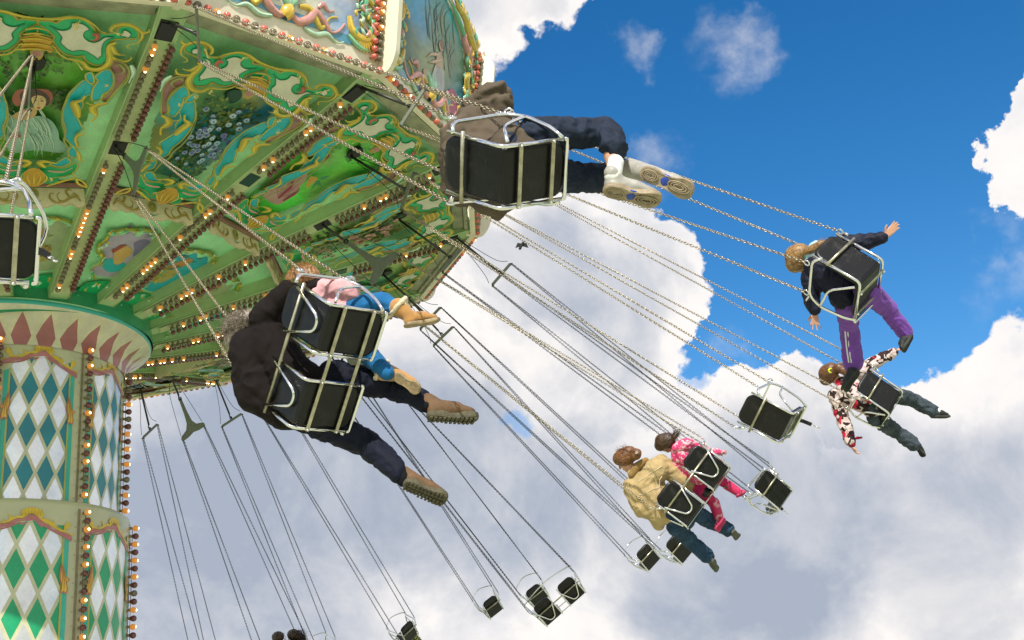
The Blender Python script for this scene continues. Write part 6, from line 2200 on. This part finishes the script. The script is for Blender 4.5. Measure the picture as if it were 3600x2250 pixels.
strands('loose_hair', DRK, P0, ORG, J(2374, 1532, -.02), .03, UP * .7 + RT * .3, 110, .08, .6, 31, .0018); strands('loose_hair', DRK, P0, ORG, J(2336, 1554, .06), .092, RT * .3 - UP * .2, 140, .05, .5, 32, .0017)
TI = cloth_mat('magenta_tights', (.42, .012, .10), .8, .15, 10, .2, 90)
b = MB(); b.capsule(pel, (hR + hL) / 2, .10, .10); limb(b, [hR, kR, J(2565, 1710, .33)], [.075, .058, .048]); limb(b, [hL, kL, J(2520, 1790, .31)], [.075, .06, .05]); solid(b, 'tights', TI, P0, .010, 4, .005, 14, ORG)
WEL = pattern_mat('pink_rubber_boot', [(.52, .03, .11), (.66, .30, .34), (.04, .10, .10)], 14.0, [.60, .66], .3); WELS = mat('pink_boot_sole', (.42, .03, .10), .5)
b = MB(); b.capsule(J(2556, 1704, .33), J(2592, 1728, .34), .06, .052); solid(b, 'boot_shaft', WEL, P0, .009, 3, 0, 1, ORG)
b = MB(); b.capsule(J(2510, 1768, .31), J(2526, 1815, .29), .066, .056); solid(b, 'boot_shaft', WEL, P0, .009, 3, 0, 1, ORG)
shoe(P0, ORG, J(2588, 1742, .30), J(2618, 1728, .42), (-UP * .6 - FW * .4 + RT * .6), J(2588, 1726, .34), WEL, WELS, 1.25, .02, 1, .05, 'boot', .009)
shoe(P0, ORG, J(2546, 1822, .24), J(2516, 1866, .16), (-FW * .75 + RT * .5 - UP * .1), J(2528, 1812, .29), WEL, WELS, 1.25, .02, 1, .05, 'boot', .009)

# ---- 8, 9. two dark haired riders at the bottom edge
for lab, px, py, dx in (('rider with long dark hair blowing sideways, only the head above the bottom edge', 1032, 2235, .235),
                        ('rider with short dark hair at the bottom edge, beside the long haired one', 978, 2243, -.235)):
    r = Rider(lab, ('in', 6), (px, py + 12), 22.2, 1.0, .016)
    J = r.J; mwi = SWM[('in', 6)]
    Lp = lambda x, y, z: mwi @ V((x, y, z))
    r.org = Lp(dx, 0, -.05); ORG = r.org
    hd = J(px, py, .1)
    pel = Lp(dx, -.03, -.02); nk = hd.lerp(pel, .28); che = hd.lerp(pel, .5)
    b = r.skin
    trunk(b, pel, che, nk, r.Y, .86); head_into(b, hd, r.Y, r.Z, 1.0); b.capsule(nk, hd, .05, .06)
    hips, arms = [], []
    for sg in (-1, 1):
        hp, kn, an = Lp(dx + sg * .09, .06, -.04), Lp(dx + sg * .10, .46, -.02), Lp(dx + sg * .10, .55, -.42)
        sh_, el, wr = nk + r.X * sg * .17 - r.Z * .05, nk + r.X * sg * .2 + r.Y * .12 - r.Z * .28, nk + r.X * sg * .16 + r.Y * .34 - r.Z * .30
        limb(b, [hp, kn, an], [.07, .05, .036]); limb(b, [sh_, el, wr], [.05, .04, .03]); hand_into(b, wr, r.Y, -r.Z, 1.0, .5)
        hips.append((hp, kn, an)); arms.append((sh_, el, wr))
    P0 = r.start()
    b = MB(); trunk(b, pel, che, nk, r.Y, 1.05, 1.15)
    for q in arms:
        limb(b, q, [.085, .07, .055])
    solid(b, 'jacket', M['coat'], P0, .018, 4, .01, 9, ORG, True)
    b = MB()
    for q in hips:
        limb(b, q, [.11, .085, .07])
    solid(b, 'trousers', M['jeans'], P0, .018, 4, .008, 9, ORG, True)
    for q in hips:
        shoe(P0, ORG, q[2] - r.Y * .07, q[2] + r.Y * .20, -r.Z, q[2] + r.Z * .05, BLK, SOLEB, 1.05, .025, 0, .05, 'shoe', .012)
    b = MB(); b.capsule(hd + r.Z * .03 - r.Y * .02, hd + r.Z * .02 + r.Y * .02, .108, .104, 14)
    if dx > 0:
        b.capsule(hd - r.Y * .03, J(px + 12, py + 4, .1), .09, .07); b.capsule(J(px + 12, py + 4, .1), J(px + 30, py - 3, .1), .05, .015)
    solid(b, 'hair', DRK, P0, .012, 3, .01, 24, ORG)
    strands('loose_hair', DRK, P0, ORG, J(px + 6, py, .06), .10, RT * .9 + UP * .1, 160 if dx > 0 else 60, .22 if dx > 0 else .05, .3, 41, .003)

# ------------------------------------------------------------------ bird
bp = at(1835, 862, 34.0)
bb = MB()
bb.capsule(bp - RT * .06 - UP * .10, bp + RT * .03 + UP * .08, .045, .035)
bb.capsule(bp + RT * .03 + UP * .08, bp + RT * .06 + UP * .115, .03, .02)
bm = MB()
o = solid(bb, 'bird', mat('dark_feathers', (.02, .02, .02), .8), None, .012, 3, 0, 1, bp)
o.location = bp
tag(o, 'small dark bird flying high in front of the white cloud', 'bird')
for sg in (-1, 1):
    w = MB()
    e0 = UP * .02; t1 = (RT * .6 * sg + UP * .35) * .22 + FW * .03; t2 = t1 + (RT * sg * .35 - UP * .8) * .20
    w.add([tuple(e0 + UP * .03), tuple(t1), tuple(t2), tuple(e0 - UP * .05), tuple(e0 + UP * .03 + FW * .012), tuple(t1 + FW * .008), tuple(t2 + FW * .006), tuple(e0 - UP * .05 + FW * .012)],
          [(0, 1, 2, 3), (7, 6, 5, 4), (0, 4, 5, 1), (1, 5, 6, 2), (2, 6, 7, 3), (3, 7, 4, 0)])
    w.build('wing', o.data.materials[0], o)

# ------------------------------------------------------------------ tree whose top shows behind the distant seat
def tree(px, py, dist, label, crown=2.6):
    top = at(px, py, dist)
    base = V((top.x, top.y, 0)); h = top.z
    t = empty('tree', base); tag(t, label, 'tree')
    rnd = random.Random(int(px))
    b = MB()
    b.tube(crom([(0, 0, 0), (.1, .05, h * .3), (-.05, .1, h * .6), (0, 0, h * .92)], 6), [.28 - .25 * i / 18 for i in range(19)], 10)
    tips = []
    for k in range(14):
        z = h * rnd.uniform(.35, .85); a = rnd.uniform(0, 2 * PI); l = crown * rnd.uniform(.5, 1) * (1.15 - z / h)
        e = V((math.cos(a) * l, math.sin(a) * l, z + l * .6))
        b.tube(crom([(0, 0, z), (e.x * .5, e.y * .5, z + l * .35), tuple(e)], 4), [.08 - .008 * i for i in range(9)], 6)
        tips.append(e)
    b.build('trunk', mat('bark', (.10, .075, .05), .9, var=.3, vscale=8, bump=.5), t)
    c = MB()
    for k in range(14000):
        if k % 3:
            e = rnd.choice(tips); rr = .55
            p = e + V((rnd.gauss(0, rr), rnd.gauss(0, rr), rnd.gauss(0, rr * .7)))
        else:
            z = h * (1 - .5 * rnd.random() ** 1.6); a = rnd.uniform(0, 2 * PI); l = min(crown * .6, (h - z) * .75 + .04) * math.sqrt(rnd.random())
            p = V((math.cos(a) * l, math.sin(a) * l, z))
        if p.z > h - .9 * math.hypot(p.x, p.y):
            continue
        d1 = V((rnd.gauss(0, 1), rnd.gauss(0, 1), rnd.gauss(0, .6))).normalized() * rnd.uniform(.05, .09)
        d2 = d1.orthogonal().normalized() * d1.length * .5
        d2 = Matrix.Rotation(rnd.uniform(0, 6.28), 3, d1.normalized()) @ d2
        c.add([p - d1, p + d2, p + d1, p - d2], [(0, 1, 2, 3)], mi=rnd.choice((0, 0, 1)))
    c.build('crown', [mat('leaf', (.055, .085, .012), .6), mat('leaf_young', (.12, .13, .02), .6)], t)


tree(1452, 2222, 46.0, 'yellow green treetop peeping up behind the distant seat at the bottom edge')
